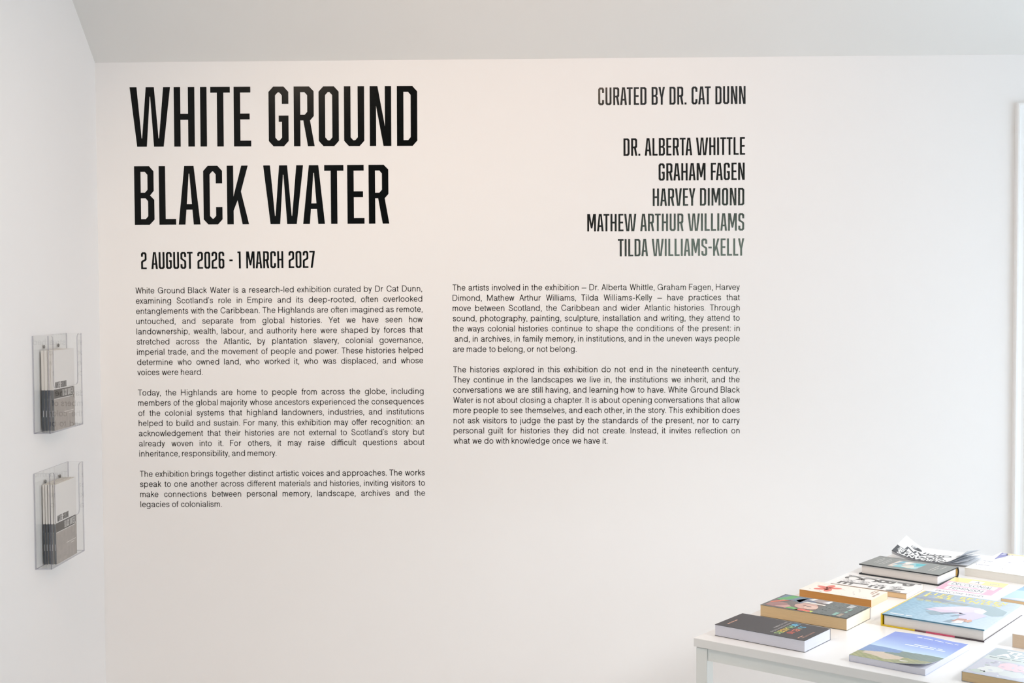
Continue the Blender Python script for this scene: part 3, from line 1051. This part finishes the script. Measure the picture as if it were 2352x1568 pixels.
def paperback(name, label, a, ang, L, D, t, base, page, spine='far', art=None, z=TZ, matpr=None, surf=None, nx=1, ny=1, gridcol=None, edge=None, spine_col=None, cat='book', lit_head=None):
    """book lying flat; origin at its front left lower corner. surf(x, y) lifts the cover, gridcol(u, v) prints a picture"""
    e = thing(name, label, cat, (a[0], a[1], z + .0003), R(ang))
    b = lin(base)
    c = .00055
    ed = lin(edge) if edge else b
    sp = lin(spine_col) if spine_col else ed
    surf = surf or (lambda x, y: 0)
    m = MB()
    x0, y1 = (.0006, D - .0007) if spine == 'far' else (.0007, D - .0006)
    m.box(x0, .0006, c, L - .0009, y1, t - c)
    m.box(L - .0009, .0006, c, L - .0006, y1, t - c, m=1)  # right end may take a paler colour: strong side light painted into the pages
    m.build('page_block', [page, lit_head or page], e, merge=False)
    m = MB()
    m.box(0, 0, 0, L, D, c * .95, ed)
    if spine == 'far':
        m.box(0, D - .0006, c * .95, L, D, t - c, sp)
    else:
        m.box(0, 0, c * .95, .0006, D, t - c, sp)
    for i in range(nx):
        for j in range(ny):
            q = [(L * (i + p) / nx, D * (j + r) / ny) for p, r in ((0, 0), (1, 0), (1, 1), (0, 1))]
            cc = [lin(gridcol(x / L, y / D)) for x, y in q] if gridcol else b
            m.face([(x, y, t + surf(x, y)) for x, y in q], cc)
            m.face([(x, y, t - c + 2e-5 + surf(x, y)) for x, y in reversed(q)], lin('#f4f2ee') if surf(L, 0) else ed)
    for i in range(max(nx, ny) * 2):
        n = max(nx, ny) * 2
        for P in (lambda k: (L * k / n, 0), lambda k: (L * k / n, D), lambda k: (0, D * k / n), lambda k: (L, D * k / n)):
            (xa, ya), (xb, yb) = P(i), P(i + 1)
            m.face([(xa, ya, t - c + 2e-5 + surf(xa, ya)), (xb, yb, t - c + 2e-5 + surf(xb, yb)), (xb, yb, t + surf(xb, yb)), (xa, ya, t + surf(xa, ya))], ed)
    if art:
        for v, f, col, ly in art.it:
            for q in f:
                m.face([(v[i][0], v[i][1], t + OV * ly + surf(*v[i])) for i in q], col)
    m.build('cover', matpr or PR, e, merge=False)
    return e


# 1 black paperback, coloured title running across its short side
L, D = .2132, .1225
A = Art(L, D)
blk = '#3c3839'
A.text('DAVID ALSTON', .925, .60, .0042, '#e0a98e', 'up_right', .056)


def multi(a, words_cols, u, v0, h, length, way='up_right'):
    n = sum(len(s) for s, c in words_cols)
    v = v0
    for s, c in words_cols:
        ln = length * len(s) / n
        a.text(s, u, v, h, c, way, ln * .93, .012)
        v -= ln / a.D


multi(A, [('S', '#5fb3d6'), ('L', '#6cc2dc'), ('A', '#7fc5b0'), ('V', '#e88166'), ('E', '#ef8f6d'), ('S', '#e3705a')], .725, .83, .0135, .047)
multi(A, [('A', '#e26553'), ('N', '#e8705c'), ('D', '#de5a4e')], .725, .41, .0135, .020)
multi(A, [('H', '#59b0d8'), ('I', '#66b6d8'), ('G', '#86c8c2'), ('H', '#8ecf8f'), ('L', '#b8d67c'), ('A', '#e2d25c'), ('N', '#efc94b'), ('D', '#f0b94a'), ('E', '#e9cf58'), ('R', '#a9cf77'),
          ('S', '#b9d692')], .625, .93, .0145, .100)
A.text('SILENCED HISTORIES OF SCOTLAND', .577, .94, .0048, '#cfcac8', 'up_right', .096)
A.text('AND THE CARIBBEAN', .527, .94, .0048, '#cfcac8', 'up_right', .062)
A.dashes(.085, .52, .044, .0035, '#d8a58c', 'up_right', 3)
A.dashes(.895, .27, .022, .003, '#d8a58c', 'up_right', 5)
paperback('paperback_book', 'black paperback with a multicoloured title at the near left corner of the table', (.3897, -1.2547), -38.2, L, D, .0245, blk, pages('cool_white_pages', '#dcdce6', .02), 'far', A, matpr=PRM,
          edge='#2b2829')

# 2 tan-edged paperback with painted figures
L, D = .2115, .129
A = Art(L, D)
A.rect(.02, .03, .58, .97, '#5b4a42', 1)
A.rect(.02, .60, .30, .97, '#4f7086', 2)
A.poly([(.30, .97), (.22, .70), (.34, .48), (.46, .60), (.42, .97)], '#54627a', 2)
A.poly([(.02, .60), (.10, .97), (.20, .97), (.16, .70), (.09, .52)], '#3f9a4c', 3)
A.poly([(.02, .38), (.10, .58), (.19, .62), (.22, .72), (.17, .60), (.11, .46), (.03, .28)], '#d8633a', 4)
A.poly([(.03, .10), (.03, .34), (.10, .44), (.20, .40), (.31, .17), (.26, .08), (.12, .06)], '#93605a', 3)
A.poly([(.14, .10), (.26, .30), (.34, .14), (.28, .06)], '#c08f84', 4)
A.blob(.43, .40, .125, .21, '#c99d8c', 5, 20, .06, 3)
A.blob(.50, .34, .075, .15, '#dcb7a6', 6, 16, .08, 4)
A.poly([(.30, .62), (.36, .70), (.60, .66), (.58, .60)], '#e7dfd4', 6)
A.poly([(.33, .85), (.36, .97), (.41, .97), (.385, .83)], '#efe9e2', 6)
A.poly([(.40, .80), (.41, .97), (.56, .97), (.54, .74)], '#9d8f8c', 4)
A.poly([(.51, .76), (.56, .97), (.66, .97), (.64, .80)], '#f3f2f4', 7)
A.blob(.465, .38, .030, .03, '#6a4a44', 8, 8, .2, 5)
A.blob(.40, .42, .022, .02, '#77544c', 8, 8, .2, 6)
A.poly([(.27, .08), (.30, .20), (.40, .16), (.42, .05)], '#5fa84f', 6)
A.poly([(.38, .05), (.42, .18), (.54, .15), (.57, .04)], '#d4553c', 6)
A.poly([(.49, .03), (.54, .14), (.66, .14), (.66, .03)], '#b9c94c', 5)
A.rect(.585, .03, .985, .97, '#4c5450', 8)
speckle(A, .6, .05, .98, .95, 90, ['#5f6862', '#3f4744', '#68706c', '#55605a'], .012, 9, 9)
for k in range(5):
    A.rect(.80 + .001 * k, .90 - .045 * k, .868, .925 - .045 * k, '#eceeed', 11)
A.dashes(.87, .66, .040, .006, '#79a596', 'up_right', 7, 11)
A.dashes(.80, .30, .030, .009, '#7fb0a0', 'up_right', 8, 11)
A.dashes(.86, .28, .030, .009, '#9a8a74', 'up_right', 9, 11)
paperback('paperback_book', 'thick tan-edged paperback with painted faces and a dark green panel, behind the black paperback', (.5179, -1.0889), -37.4, L, D, .0265, '#454a46', pages('tan_pages', '#d8bd94', .07), 'far', A,
          edge='#4a4d42', lit_head=pages('cream_lit_page_heads', '#f1e6d4', .03))

# 3 cream paperback with a red flower
L, D = .1849, .100
A = Art(L, D)
for k, (ang, ln) in enumerate(((95, .30), (165, .33), (230, .26), (300, .34), (25, .36))):
    q = R(ang)
    cu, cv = .285, .50
    A.blob(cu + .085 * math.cos(q), cv + .20 * math.sin(q), .098, .092 * (1 if k != 2 else 1.1), '#e07a6c', 2, 16, .06, k, q * .92)
r = random.Random(3)
for k in range(16):
    u, v = r.uniform(.05, .62), r.uniform(.06, .95)
    A.poly([(u, v), (u + r.uniform(-.05, .07), v + r.uniform(-.06, .06)), (u + .01, v + .02)], r.choice(['#8fb3a4', '#a5a59b', '#9fbf9a']), 1)
for k in range(6):
    A.dashes(.64 + .03 * (k % 3), .9 - .12 * k, .010, .002, '#b9b6b0', 'up_right', k)
A.dashes(.84, .93, .032, .0038, '#b99a86', 'up_right', 1)
A.dashes(.88, .93, .040, .0038, '#b99a86', 'up_right', 2)
A.dashes(.93, .72, .040, .0055, '#a98f80', 'up_right', 3)
A.dashes(.80, .10, .02, .0015, '#c9a694', 'up_far', 4)
paperback('paperback_book', 'cream paperback with a coral red flower and orange-brown page edges', (.647, -.9003), -37.0, L, D, .0183, '#efe8dd', pages('orange_pages', '#c69054', .06), 'far', A, matpr=PRM, edge='#e8dccb', lit_head=pages('peach_lit_page_heads', '#ecd3b8', .03))

# 4 white paperback with giant grey letters
L, D = .1945, .122
A = Art(L, D)
A.rect(.015, .93, .985, .99, '#6f6b68', 1)
A.rect(.06, .935, .94, .955, '#ecebe8', 2)
gy = '#67635f'
for u, s, ln in ((.70, 'P', .033), (.46, 'B', .033), (.245, 'C', .033), (.03, 'C', .033)):
    A.text(s, u, .92, .040, gy, 'up_right', ln, .035)
for u, s, ln in ((.72, 'N', .036), (.47, 'E', .028), (.25, 'I', .009), (.06, 'E', .030)):
    A.text(s, u, .36, .034, gy, 'up_right', ln, .03)
for u, v in ((.50, .42), (.72, .42), (.27, .50), (.08, .47)):
    A.blob(u + .06, v, .085, .13, '#d9d6d3', 4, 14, .2, u)
    speckle(A, u, v - .1, u + .12, v + .1, 26, ['#8d8a87', '#aaa7a4', '#6f6c69', '#c9c6c3'], .011, int(u * 100), 5)
A.rect(.0, .0, 1, .035, '#8b6b58', 6)
paperback('paperback_book', 'white paperback covered in giant dark grey capital letters, beside the dark hardback', (.7425, -.8175), -35.4, L, D, .0128, '#e9e7e3', pages('cream_pages', '#e3c59c', .05), 'far', A, matpr=PRM,
          edge='#b7a696', lit_head=pages('cream_lit_page_heads', '#f1e6d4', .03))

# 5 dark hardback with a turquoise picture
L, D, T = .2165, .1272, .0278
hb = thing('hardback_book', 'dark grey hardback with a turquoise picture at the far left of the table', 'book', (.8567, -.6526, TZ + .0003), R(-39.8))
bt = .0030
m = MB()
m.box(.006, .004, bt, L - .005, D - .004, T - bt)
m.build('page_block', pages('white_pages', '#e4e1de', .03), hb)
A = Art(L, D)
A.rect(.31, .20, .66, .80, '#8fc3c9', 1)
A.poly([(.31, .20), (.31, .80), (.40, .80), (.37, .20)], '#dccfc4', 2)
A.poly([(.33, .34), (.39, .55), (.40, .80), (.36, .80), (.34, .55)], '#7fb0c0', 3)
A.poly([(.41, .74), (.44, .80), (.52, .80), (.47, .52), (.43, .46)], '#e9e3da', 3)
A.poly([(.45, .30), (.49, .58), (.57, .52), (.62, .28), (.55, .22)], '#d9d6c9', 3)
A.poly([(.55, .70), (.66, .80), (.66, .62), (.60, .50)], '#4fb6bd', 3)
A.poly([(.38, .20), (.46, .26), (.56, .20)], '#63bcc2', 4)
A.poly([(.36, .46), (.44, .60), (.45, .57), (.37, .43)], '#a86f66', 5)
A.poly([(.44, .42), (.54, .60), (.55, .58), (.45, .39)], '#b08077', 5)
A.poly([(.56, .34), (.65, .40), (.66, .34), (.60, .22)], '#cfd9d6', 4)
for k, (u, v, ln) in enumerate(((.10, .86, .07), (.135, .70, .055), (.19, .84, .08), (.225, .72, .06))):
    A.dashes(u, v, ln, .0032, '#b5b5b0', 'up_right', k)
for k, (u, v, ln) in enumerate(((.80, .82, .07), (.84, .62, .045), (.885, .84, .04))):
    A.dashes(u, v, ln, .0035, '#bcbab2', 'up_right', 10 + k)
cv = lin('#8b8d89')
m = MB()
m.box(0, 0, 0, L, D, bt, lin('#23282c'))
m.box(0, 0, T - bt, L, D, T - 2e-5, lin('#23282c'))
m.face([(0, 0, T), (L, 0, T), (L, D, T), (0, D, T)], cv)
# rounded spine at the far side
n = 8
sp = [(D + .006 * math.sin(math.pi * k / n), T * k / n) for k in range(n + 1)]
inn = [(y - .0025, zz) for y, zz in sp]
m.prism(sp + inn[::-1], 0, L, lambda u, v, t: (t, u, v), lin('#262a2d'))
for v, f, col, ly in A.it:
    for q in f:
        m.face([(v[i][0], v[i][1], T + OV * ly) for i in q], col)
m.build('cover', PRM, hb, merge=False)
m = MB()
sp = [(D - .0035 + .0045 * math.sin(math.pi * k / n), bt + (T - 2 * bt) * k / n) for k in range(n + 1)]
m.prism(sp + [(D - .0038, T - bt), (D - .0038, bt)], L - .0055, L - .002, lambda u, v, t: (t, u, v), lin('#c69a4a'))
tag(m.build('headband', PRM, hb), 'golden headband')

# 6 curled booklet with block letters
O = Vector((1.1008, -.5302))
pz = thing('zine', 'curled black and white zine with block lettering behind the dark hardback', 'booklet', (O.x, O.y, TZ + .0003), R(-34))
WS0, WS1, DT = -.126, .082, .132


def curl(s, t, k):
    """height of sheet k (0 the top sheet)"""
    fl = max(0, (-s - .045)) / .081
    fr_ = max(0, s - .012) / .070
    left = (.0185 + .021 * t / DT) * fl ** 1.7
    right = (.041 - .020 * t / DT) * fr_ ** 1.55
    return .0045 + left * (1 - .07 * k) + right * (1 - .3 * k) - .0011 * k


def zine_col(s, t):
    # a black band behind the first rows of letters, along the near edge and the left end
    return '#3d3e41' if t < .052 and s < .026 - .4 * t else '#f3f3f2'


NS, NT = 48, 33
for k in range(4):
    m = MB()
    for i in range(NS):
        for j in range(NT):
            q = [(WS0 + (WS1 - WS0) * (i + p) / NS, DT * (j + r_) / NT) for p, r_ in ((0, 0), (1, 0), (1, 1), (0, 1))]
            c = lin(zine_col(WS0 + (WS1 - WS0) * (i + .5) / NS, DT * (j + .5) / NT)) if k == 0 else lin('#e9eaec')
            m.face([(a_, b_, curl(a_, b_, k)) for a_, b_ in q], c)
            m.face([(a_, b_, curl(a_, b_, k) - .0003) for a_, b_ in reversed(q)], lin('#e2e4e8'))
    for i in range(NS):
        for b_ in (0, DT):
            s0, s1 = WS0 + (WS1 - WS0) * i / NS, WS0 + (WS1 - WS0) * (i + 1) / NS
            m.face([(s0, b_, curl(s0, b_, k) - .0003), (s1, b_, curl(s1, b_, k) - .0003), (s1, b_, curl(s1, b_, k)), (s0, b_, curl(s0, b_, k))], lin('#2e3036') if k in (0, 3) and b_ == 0 else lin('#a4a8b0'))
    for j in range(NT):
        for a_ in (WS0, WS1):
            t0, t1 = DT * j / NT, DT * (j + 1) / NT
            m.face([(a_, t0, curl(a_, t0, k) - .0003), (a_, t1, curl(a_, t1, k) - .0003), (a_, t1, curl(a_, t1, k)), (a_, t0, curl(a_, t0, k))], lin('#a4a8b0'))
    if k == 0:
        def ztext(s_, send, tt, h, ln, col, ly=2):
            """row of letters read from the far side: starts at the right, runs to the left end"""
            v, f = font_mesh(s_, .03)
            x0, x1 = min(a_ for a_, b_ in v), max(a_ for a_, b_ in v)
            P = [(send + ln - (a_ - x0) / (x1 - x0) * ln, tt + h - b_ / CAP * h) for a_, b_ in v]
            # letters lie on the curved sheet
            for q in f:
                m.face([(P[i_][0], P[i_][1], curl(*P[i_], 0) + OV * 2 * ly) for i_ in q], lin(col))
        ztext('OURRANTS', WS0 + .012, .004, .022, .132, '#f4f4f2')
        ztext('FROOME', WS0 + .028, .028, .022, .108, '#f4f4f2')
        ztext('IIE', WS0 + .008, .028, .020, .016, '#f4f4f2')
        ztext('SCAN', WS0 + .020, .055, .022, .105, '#47484b')
        ztext('K OFF!!', WS0 + .062, .082, .018, .110, '#47484b')
        for (ra, rb, c, ly) in ((.015, .013, '#3d3e41', 2), (.0128, .011, '#f3f3f2', 3), (.0095, .0075, '#55575b', 4)):
            P = [(WS0 + .040 + ra * math.cos(2 * math.pi * i_ / 24), .098 + rb * math.sin(2 * math.pi * i_ / 24)) for i_ in range(24)]
            m.face([(x, y, curl(x, y, 0) + OV * 2 * ly) for x, y in P], lin(c))
        for i_ in range(3):
            x, y = WS0 + .034 + .005 * i_, .094 + .0015 * i_
            m.face([(a_, b_, curl(a_, b_, 0) + OV * 10) for a_, b_ in ((x, y), (x + .003, y), (x + .003, y + .007), (x, y + .006))], lin('#f3f3f2'))
    m.build('cover' if k == 0 else 'page', PRM, pz, merge=False)

# 7 white softback with map drawing, far right
L, D, T = .20, .2536, .0212
A = Art(L, D)
A.poly([(.10, .60), (.02, .99), (.10, .99), (.16, .86)], '#7c7dba', 1)
A.poly([(.06, .86), (.06, .97), (.12, .95)], '#c9cbe6', 2)
A.poly([(.12, .90), (.10, .995), (.50, .995), (.46, .93), (.28, .94)], '#f0dfae', 1)
r = random.Random(5)
for k in range(40):
    u, v = r.uniform(.03, .97), r.uniform(.03, .95)
    du, dv = r.uniform(-.05, .05), r.uniform(-.025, .025)
    A.poly([(u, v), (u + du, v + dv), (u + du + .006, v + dv + .008), (u + .006, v + .006)], r.choice(['#7c7db4', '#8f8fa6', '#a3b8bc', '#7475b2']), 2)
for u, v, ln in ((.06, .24, .03), (.02, .46, .025), (.55, .90, .10), (.35, .93, .05)):
    A.dashes(u, v, ln, .003, '#8b8db0', 'up_far', int(u * 90), 3)
speckle(A, .03, .015, .5, .10, 10, ['#a6a9a5', '#9fa0b5'], .007, 11, 3)
paperback('softback_book', 'white softback with faint blue map drawing in the far right corner of the table', (1.1281, -.6729), -40.6, L, D, T, '#f3f1ea', pages('pale_grey_pages', '#e6e3dc', .03), 'left', A)

# 8 thin pink and yellow book
L, D, T = .136, .196, .0058
tp = '#f0bccf'
A = Art(L, D)
A.rect(0, .745, 1, 1, '#f3e6a0', 1)
A.rect(0, .22, 1, .745, '#edb3c8', 1)
A.rect(0, .0, 1, .22, '#f6f2f2', 1)
A.rect(.07, .52, .93, .72, '#f8f6f5', 2)
A.rect(.13, .27, .83, .47, '#f8f6f5', 2)
A.rect(.36, .765, .60, .93, '#f8f6f5', 2)
A.text('A', .455, .80, .0215, '#5d6270', 'up_far', .011)
A.text('DECOLONIAL', .13, .555, .026, '#5d6270', 'up_far', .100)
A.text('FEMINISM', .20, .305, .026, '#5d6270', 'up_far', .080)
A.text('FRANÇOISE VERGÈS', .07, .075, .016, '#6d7280', 'up_far', .115)
A.blob(.80, .86, .085, .055, '#b9b9b0', 2, 24, 0)
A.blob(.80, .86, .070, .045, '#eee3ae', 3, 24, 0)
A.dashes(.75, .86, .012, .003, '#a9a99f', 'up_far', 2, 4)
paperback('paperback_book', 'thin pink, yellow and white paperback titled A DECOLONIAL FEMINISM', (.973, -.875), -36.0, L, D, T, '#f4dbe2', pages('white_pages', '#e4e1de', .03), 'left', A, edge='#e8cfd8')

# 9 big blue hardback with yellow title and yellow spine
L, D, T = .2250, .2720, .0275
bb = thing('hardback_book', 'large pale blue hardback with a yellow title and a yellow spine', 'book', (.7754, -1.175, TZ + .0003), R(-37.2))
bt = .0030
m = MB()
m.box(.0035, .003, bt, L - .003, D - .003, T - bt)
m.build('page_block', pages('white_pages', '#e4e1de', .03), bb)
rnd = random.Random(12)


def blue_pic(u, v):
    """pale water and sky: blue greys, a darker band below the title; painted glare pales the right"""
    n = .5 + .5 * math.sin(u * 47 + 9 * math.sin(v * 33)) * math.sin(v * 131 + 6 * math.sin(u * 19))
    base = (.50 + .28 * u, .67 + .17 * u, .76 + .13 * u)  # glare wash painted in, stronger towards the right
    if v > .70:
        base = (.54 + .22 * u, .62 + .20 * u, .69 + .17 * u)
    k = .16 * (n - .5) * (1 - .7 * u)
    return tuple(min(1, max(0, c + k)) for c in base)


m = MB()
NU, NV = 70, 110
for i in range(NU):
    for j in range(NV):
        q = [((i + p) / NU, (j + r_) / NV) for p, r_ in ((0, 0), (1, 0), (1, 1), (0, 1))]
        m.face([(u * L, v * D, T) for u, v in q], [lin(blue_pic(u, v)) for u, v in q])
m.box(0, 0, T - bt, L, D, T - 2e-5, lin('#4f7f96'))
m.box(0, 0, T - bt + .0002, L * .3, .0004, T - 1e-4, lin('#2c4a66'))
for (ua, ub, c) in ((0, .33, '#e3c21f'), (.33, .44, '#6a4348'), (.44, .72, '#d04a6c'), (.72, 1, '#3f3238')):
    m.box(L * ua, 0, 0, L * ub, D, bt, lin(c))
m.box(-.0035, 0, 0, 0, D, T, lin('#e3c21f'))
m.box(L, 0, 0, L + .0003, D, bt, lin('#d5d2d8'))  # bright side light painted onto the right edges of both boards
m.box(L, 0, T - bt, L + .0003, D, T - 2e-5, lin('#c3d6de'))
A = Art(L, D)
ye = '#eedc62'
for r_, (tx, v_, ln) in enumerate((('LIFE BETWEEN', .885, .185), ('ISLANDS', .795, .185))):
    for i_, ch in enumerate(tx):
        if ch != ' ':
            A.text(ch, .06 + i_ * ln / L / len(tx), v_, .021, ye, 'up_far', ln / len(tx) * (.74 if ch != 'I' else .25), .02)
A.dashes(.05, .655, .058, .0055, '#d8cf6a', 'up_far', 4)
A.dashes(.06, .625, .075, .0035, '#c9c98c', 'up_far', 5)
for (pts, c, ly) in (
        ([(.0, .70), (.05, .76), (.30, .77), (.45, .70), (.30, .655), (.12, .66)], '#8490a0', 1),
        ([(.30, .66), (.40, .74), (.62, .74), (.55, .66)], '#9aa59f', 2),
        ([(.56, .69), (.62, .77), (.80, .78), (.97, .66), (.985, .50), (.90, .44), (.74, .52), (.70, .62)], '#9db3ba', 3),
        ([(.30, .44), (.52, .62), (.70, .66), (.80, .56), (.74, .44), (.52, .40)], '#dad3e2', 4),
        ([(.27, .36), (.30, .42), (.52, .44), (.66, .38), (.44, .33)], '#d5c4d8', 5),
        ([(.60, .40), (.74, .52), (.86, .42), (.80, .22), (.68, .18)], '#d0c9e2', 5),
        ([(.68, .56), (.74, .64), (.80, .58), (.80, .46), (.72, .48)], '#e3dfe0', 6),
        ([(.44, .30), (.58, .42), (.60, .41), (.47, .28)], '#7d8a9c', 7),
        ([(.56, .26), (.66, .38), (.68, .37), (.59, .25)], '#8793a6', 7),
        ([(.30, .30), (.42, .36), (.50, .27), (.40, .20)], '#86a0ad', 4),
        ([(.64, .10), (.66, .22), (.74, .24), (.77, .14)], '#b98a80', 6),
        ([(.66, .05), (.68, .15), (.74, .17), (.75, .08)], '#efefee', 7),
        ([(.74, .17), (.78, .24), (.81, .19), (.79, .13)], '#d8a58c', 7),
        ([(.58, .05), (.62, .16), (.66, .15), (.65, .05)], '#7f98a8', 5)):
    A.poly(pts, c, ly)
A.dashes(.05, .055, .05, .006, '#e9eef0', 'up_far', 6)
for v, f, col, ly in A.it:
    for q in f:
        m.face([(v[i][0], v[i][1], T + OV * ly) for i in q], col)
m.build('cover', PR, bb, merge=False)

# 10 pale blue paperback at the right edge of the picture
L, D, T = .150, .21, .0080
A = Art(L, D)
A.poly([(0, 0), (1, 0), (1, .012), (0, .006)], '#43407c', 1)
A.poly([(.0, .02), (1, .03), (1, .25), (.2, .12)], '#cfcfee', 1)
A.poly([(0, .5), (.4, .62), (1, .55), (1, 1), (0, 1)], '#8fb9dc', 1)
paperback('paperback_book', 'light blue paperback with cream pages at the right edge behind the large blue hardback', (1.1206, -.9524), -40.0, L, D, T, '#b5d3ea', pages('cream_pages', '#e3c59c', .05), 'left', A)

# 11 landscape paperback whose cover corner lifts
L, D, T = .1590, .226, .0130
RAMP = [(0, (.62, .65, .52)), (.10, (.60, .64, .50)), (.2, (.55, .62, .52)), (1, (.5, .6, .5))]


def landscape(u, v):
    n = .5 + .25 * math.sin(u * 29 + 7 * math.sin(v * 31)) + .25 * math.sin(u * 67 + 11 * v * 9)
    hor = .43 - .02 * u + .012 * math.sin(u * 9)
    if v > hor:                                    # sky, deep blue above, pale at the horizon
        k = min(1, (v - hor) / .42)
        a, b = (.76, .87, .96), (.50, .58, .86)
        k = k ** .8
        c = [a[i] + (b[i] - a[i]) * k for i in range(3)]
        return tuple(c)
    sea = .19 + .30 * max(0, u - .02) ** .9
    if u < .46 and v > sea and v < hor:            # bay
        return (.42 + .05 * n, .55 + .04 * n, .76)
    hill = .24 - .14 * (u - .45)
    if u > .30 and v > hill:                       # far hill
        return (.42 + .05 * n, .50 + .05 * n, .47 + .04 * n)
    beach = .115 + .02 * math.sin(u * 8)
    if .08 < u < .60 and beach - .16 * u + .03 < v < sea and v > .05:
        if v > .30 * u - .05 and v > .09 - .05 * u:
            return (.80 + .03 * n, .73 + .03 * n, .66)
    return (.52 + .14 * n, .55 + .10 * n, .36 + .08 * n)


def lift(x, y):
    u, v = x / L, y / D
    c = max(0, (u - .45) / .55) ** 1.6 * max(0, (.42 - v) / .42) ** 1.5 * .0105
    b = .0022 * max(0, (v - .6) / .4) * math.sin(math.pi * min(1, u * 1.3)) if u < .77 else 0
    return c + b


A = Art(L, D)
A.dashes(.36, .905, .088, .0042, '#dfe4f6', 'up_far', 21)
A.dashes(.46, .665, .060, .0050, '#e9f1fa', 'up_far', 22)
A.dashes(.36, .620, .085, .0050, '#e9f1fa', 'up_far', 23)
A.blob(.66, .10, .05, .018, '#e6e2d6', 2, 10, .2, 2)
paperback('softback_book', 'softback with a blue sky and coast photograph on the near table edge, cover corner lifting', (.6343, -1.4463), -39.2, L, D, T, '#8ea2cc', pages('cool_white_pages', '#dcdce6', .02), 'left', A,
          surf=lift, nx=70, ny=100, gridcol=landscape, edge='#c9cfe4')

# 12 softback in the near right corner, its print paled with painted glare
L, D, T = .135, .2042, .0187
A = Art(L, D)
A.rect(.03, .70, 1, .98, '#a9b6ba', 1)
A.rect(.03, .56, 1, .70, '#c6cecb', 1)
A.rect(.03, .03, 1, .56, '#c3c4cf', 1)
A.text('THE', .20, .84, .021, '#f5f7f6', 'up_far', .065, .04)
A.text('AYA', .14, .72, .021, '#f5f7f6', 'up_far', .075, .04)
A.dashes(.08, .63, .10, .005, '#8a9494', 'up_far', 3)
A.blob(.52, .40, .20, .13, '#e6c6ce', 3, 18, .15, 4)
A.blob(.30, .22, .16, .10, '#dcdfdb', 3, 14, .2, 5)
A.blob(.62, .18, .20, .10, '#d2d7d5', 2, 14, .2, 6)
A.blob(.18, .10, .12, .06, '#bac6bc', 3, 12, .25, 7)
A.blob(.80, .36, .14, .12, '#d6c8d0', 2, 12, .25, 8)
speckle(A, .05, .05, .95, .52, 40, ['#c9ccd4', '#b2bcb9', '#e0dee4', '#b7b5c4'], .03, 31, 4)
paperback('softback_book', 'softback with a grey and pink cover under painted glare haze in the bottom right corner of the photo', (.8172, -1.5778), -37.5, L, D, T, '#b9bfcb', pages('tan_pages', '#d5b88c', .07), 'left', A, edge='#a7a9b3')

# 13 thick cream book cut by the right edge
L, D, T = .13, .19, .0288
A = Art(L, D)
A.rect(.05, .06, .95, .94, '#e7e3e0', 1)
paperback('paperback_book', 'thick cream-edged paperback cut by the right edge, between the blue hardback and the hazy softback', (1.0004, -1.3466), -38.3, L, D, T, '#ece8e6', pages('pink_cream_pages', '#dcc6ae', .03), 'left', A)


# ------------------------------------------------------------------ ceiling track lights out of view; the last two are added for brightness
def spot(name, label, loc, aim, energy, col, size=R(95), blend=1.0, rad=.05):
    e = thing(name, label, 'lamp', loc)
    m = MB()
    n = 20
    dv = (Vector(aim) - Vector(loc)).normalized()
    q = dv.to_track_quat('-Z', 'Y').to_matrix()
    ring = lambda r_, z_: [tuple(q @ Vector((r_ * math.cos(2 * math.pi * k / n), r_ * math.sin(2 * math.pi * k / n), z_))) for k in range(n)]
    prof_ = [(.05, -.02), (.055, -.02), (.055, .12), (.04, .14)]
    rr = [ring(*p_) for p_ in prof_]
    for a_, b_ in zip(rr, rr[1:]):
        for k in range(n):
            m.face([a_[k], a_[(k + 1) % n], b_[(k + 1) % n], b_[k]])
    m.face(rr[-1])
    m.build('lamp_head', TRIM, e, merge=False)
    m = MB()
    m.box(-.008, -.008, .06, .008, .008, ZC - loc[2] - .001)
    m.build('stem', TRIM, e)
    l = bpy.data.lights.new('spot_bulb', 'SPOT')
    l.energy = energy
    l.color = col
    l.spot_size = size
    l.spot_blend = blend
    l.shadow_soft_size = rad
    o = bpy.data.objects.new('spot_bulb', l)
    COL.objects.link(o)
    o.parent = e
    o.rotation_euler = dv.to_track_quat('-Z', 'Y').to_euler()
    o.location = dv * .03
    return e


spot('track_or_added_spot', 'white ceiling spotlight aimed at the big title', (-1.1, -1.9, 2.7), (-.35, 0, .15), 56, (1, .79, .60), R(105))
spot('track_or_added_spot', 'white ceiling spotlight aimed between title and names', (.2, -2.0, 2.7), (.12, 0, 1.42), 39.5, (1, .575, .36), R(115))
spot('track_or_added_spot', 'added unseen spotlight warming the foot of the sloping ceiling', (.15, -2.3, 2.5), (-.05, -.25, 2.42), 7, (1, .72, .46), R(62))  # unseen lamp added to warm the sloping ceiling and wall top
spot('track_or_added_spot', 'added unseen spotlight brightening the book table', (2.2, -2.25, 2.05), (1.0, -1.05, .75), 118, (.97, .98, 1), R(46), 1.0, .2)  # unseen lamp added to brighten book tops and right-hand faces
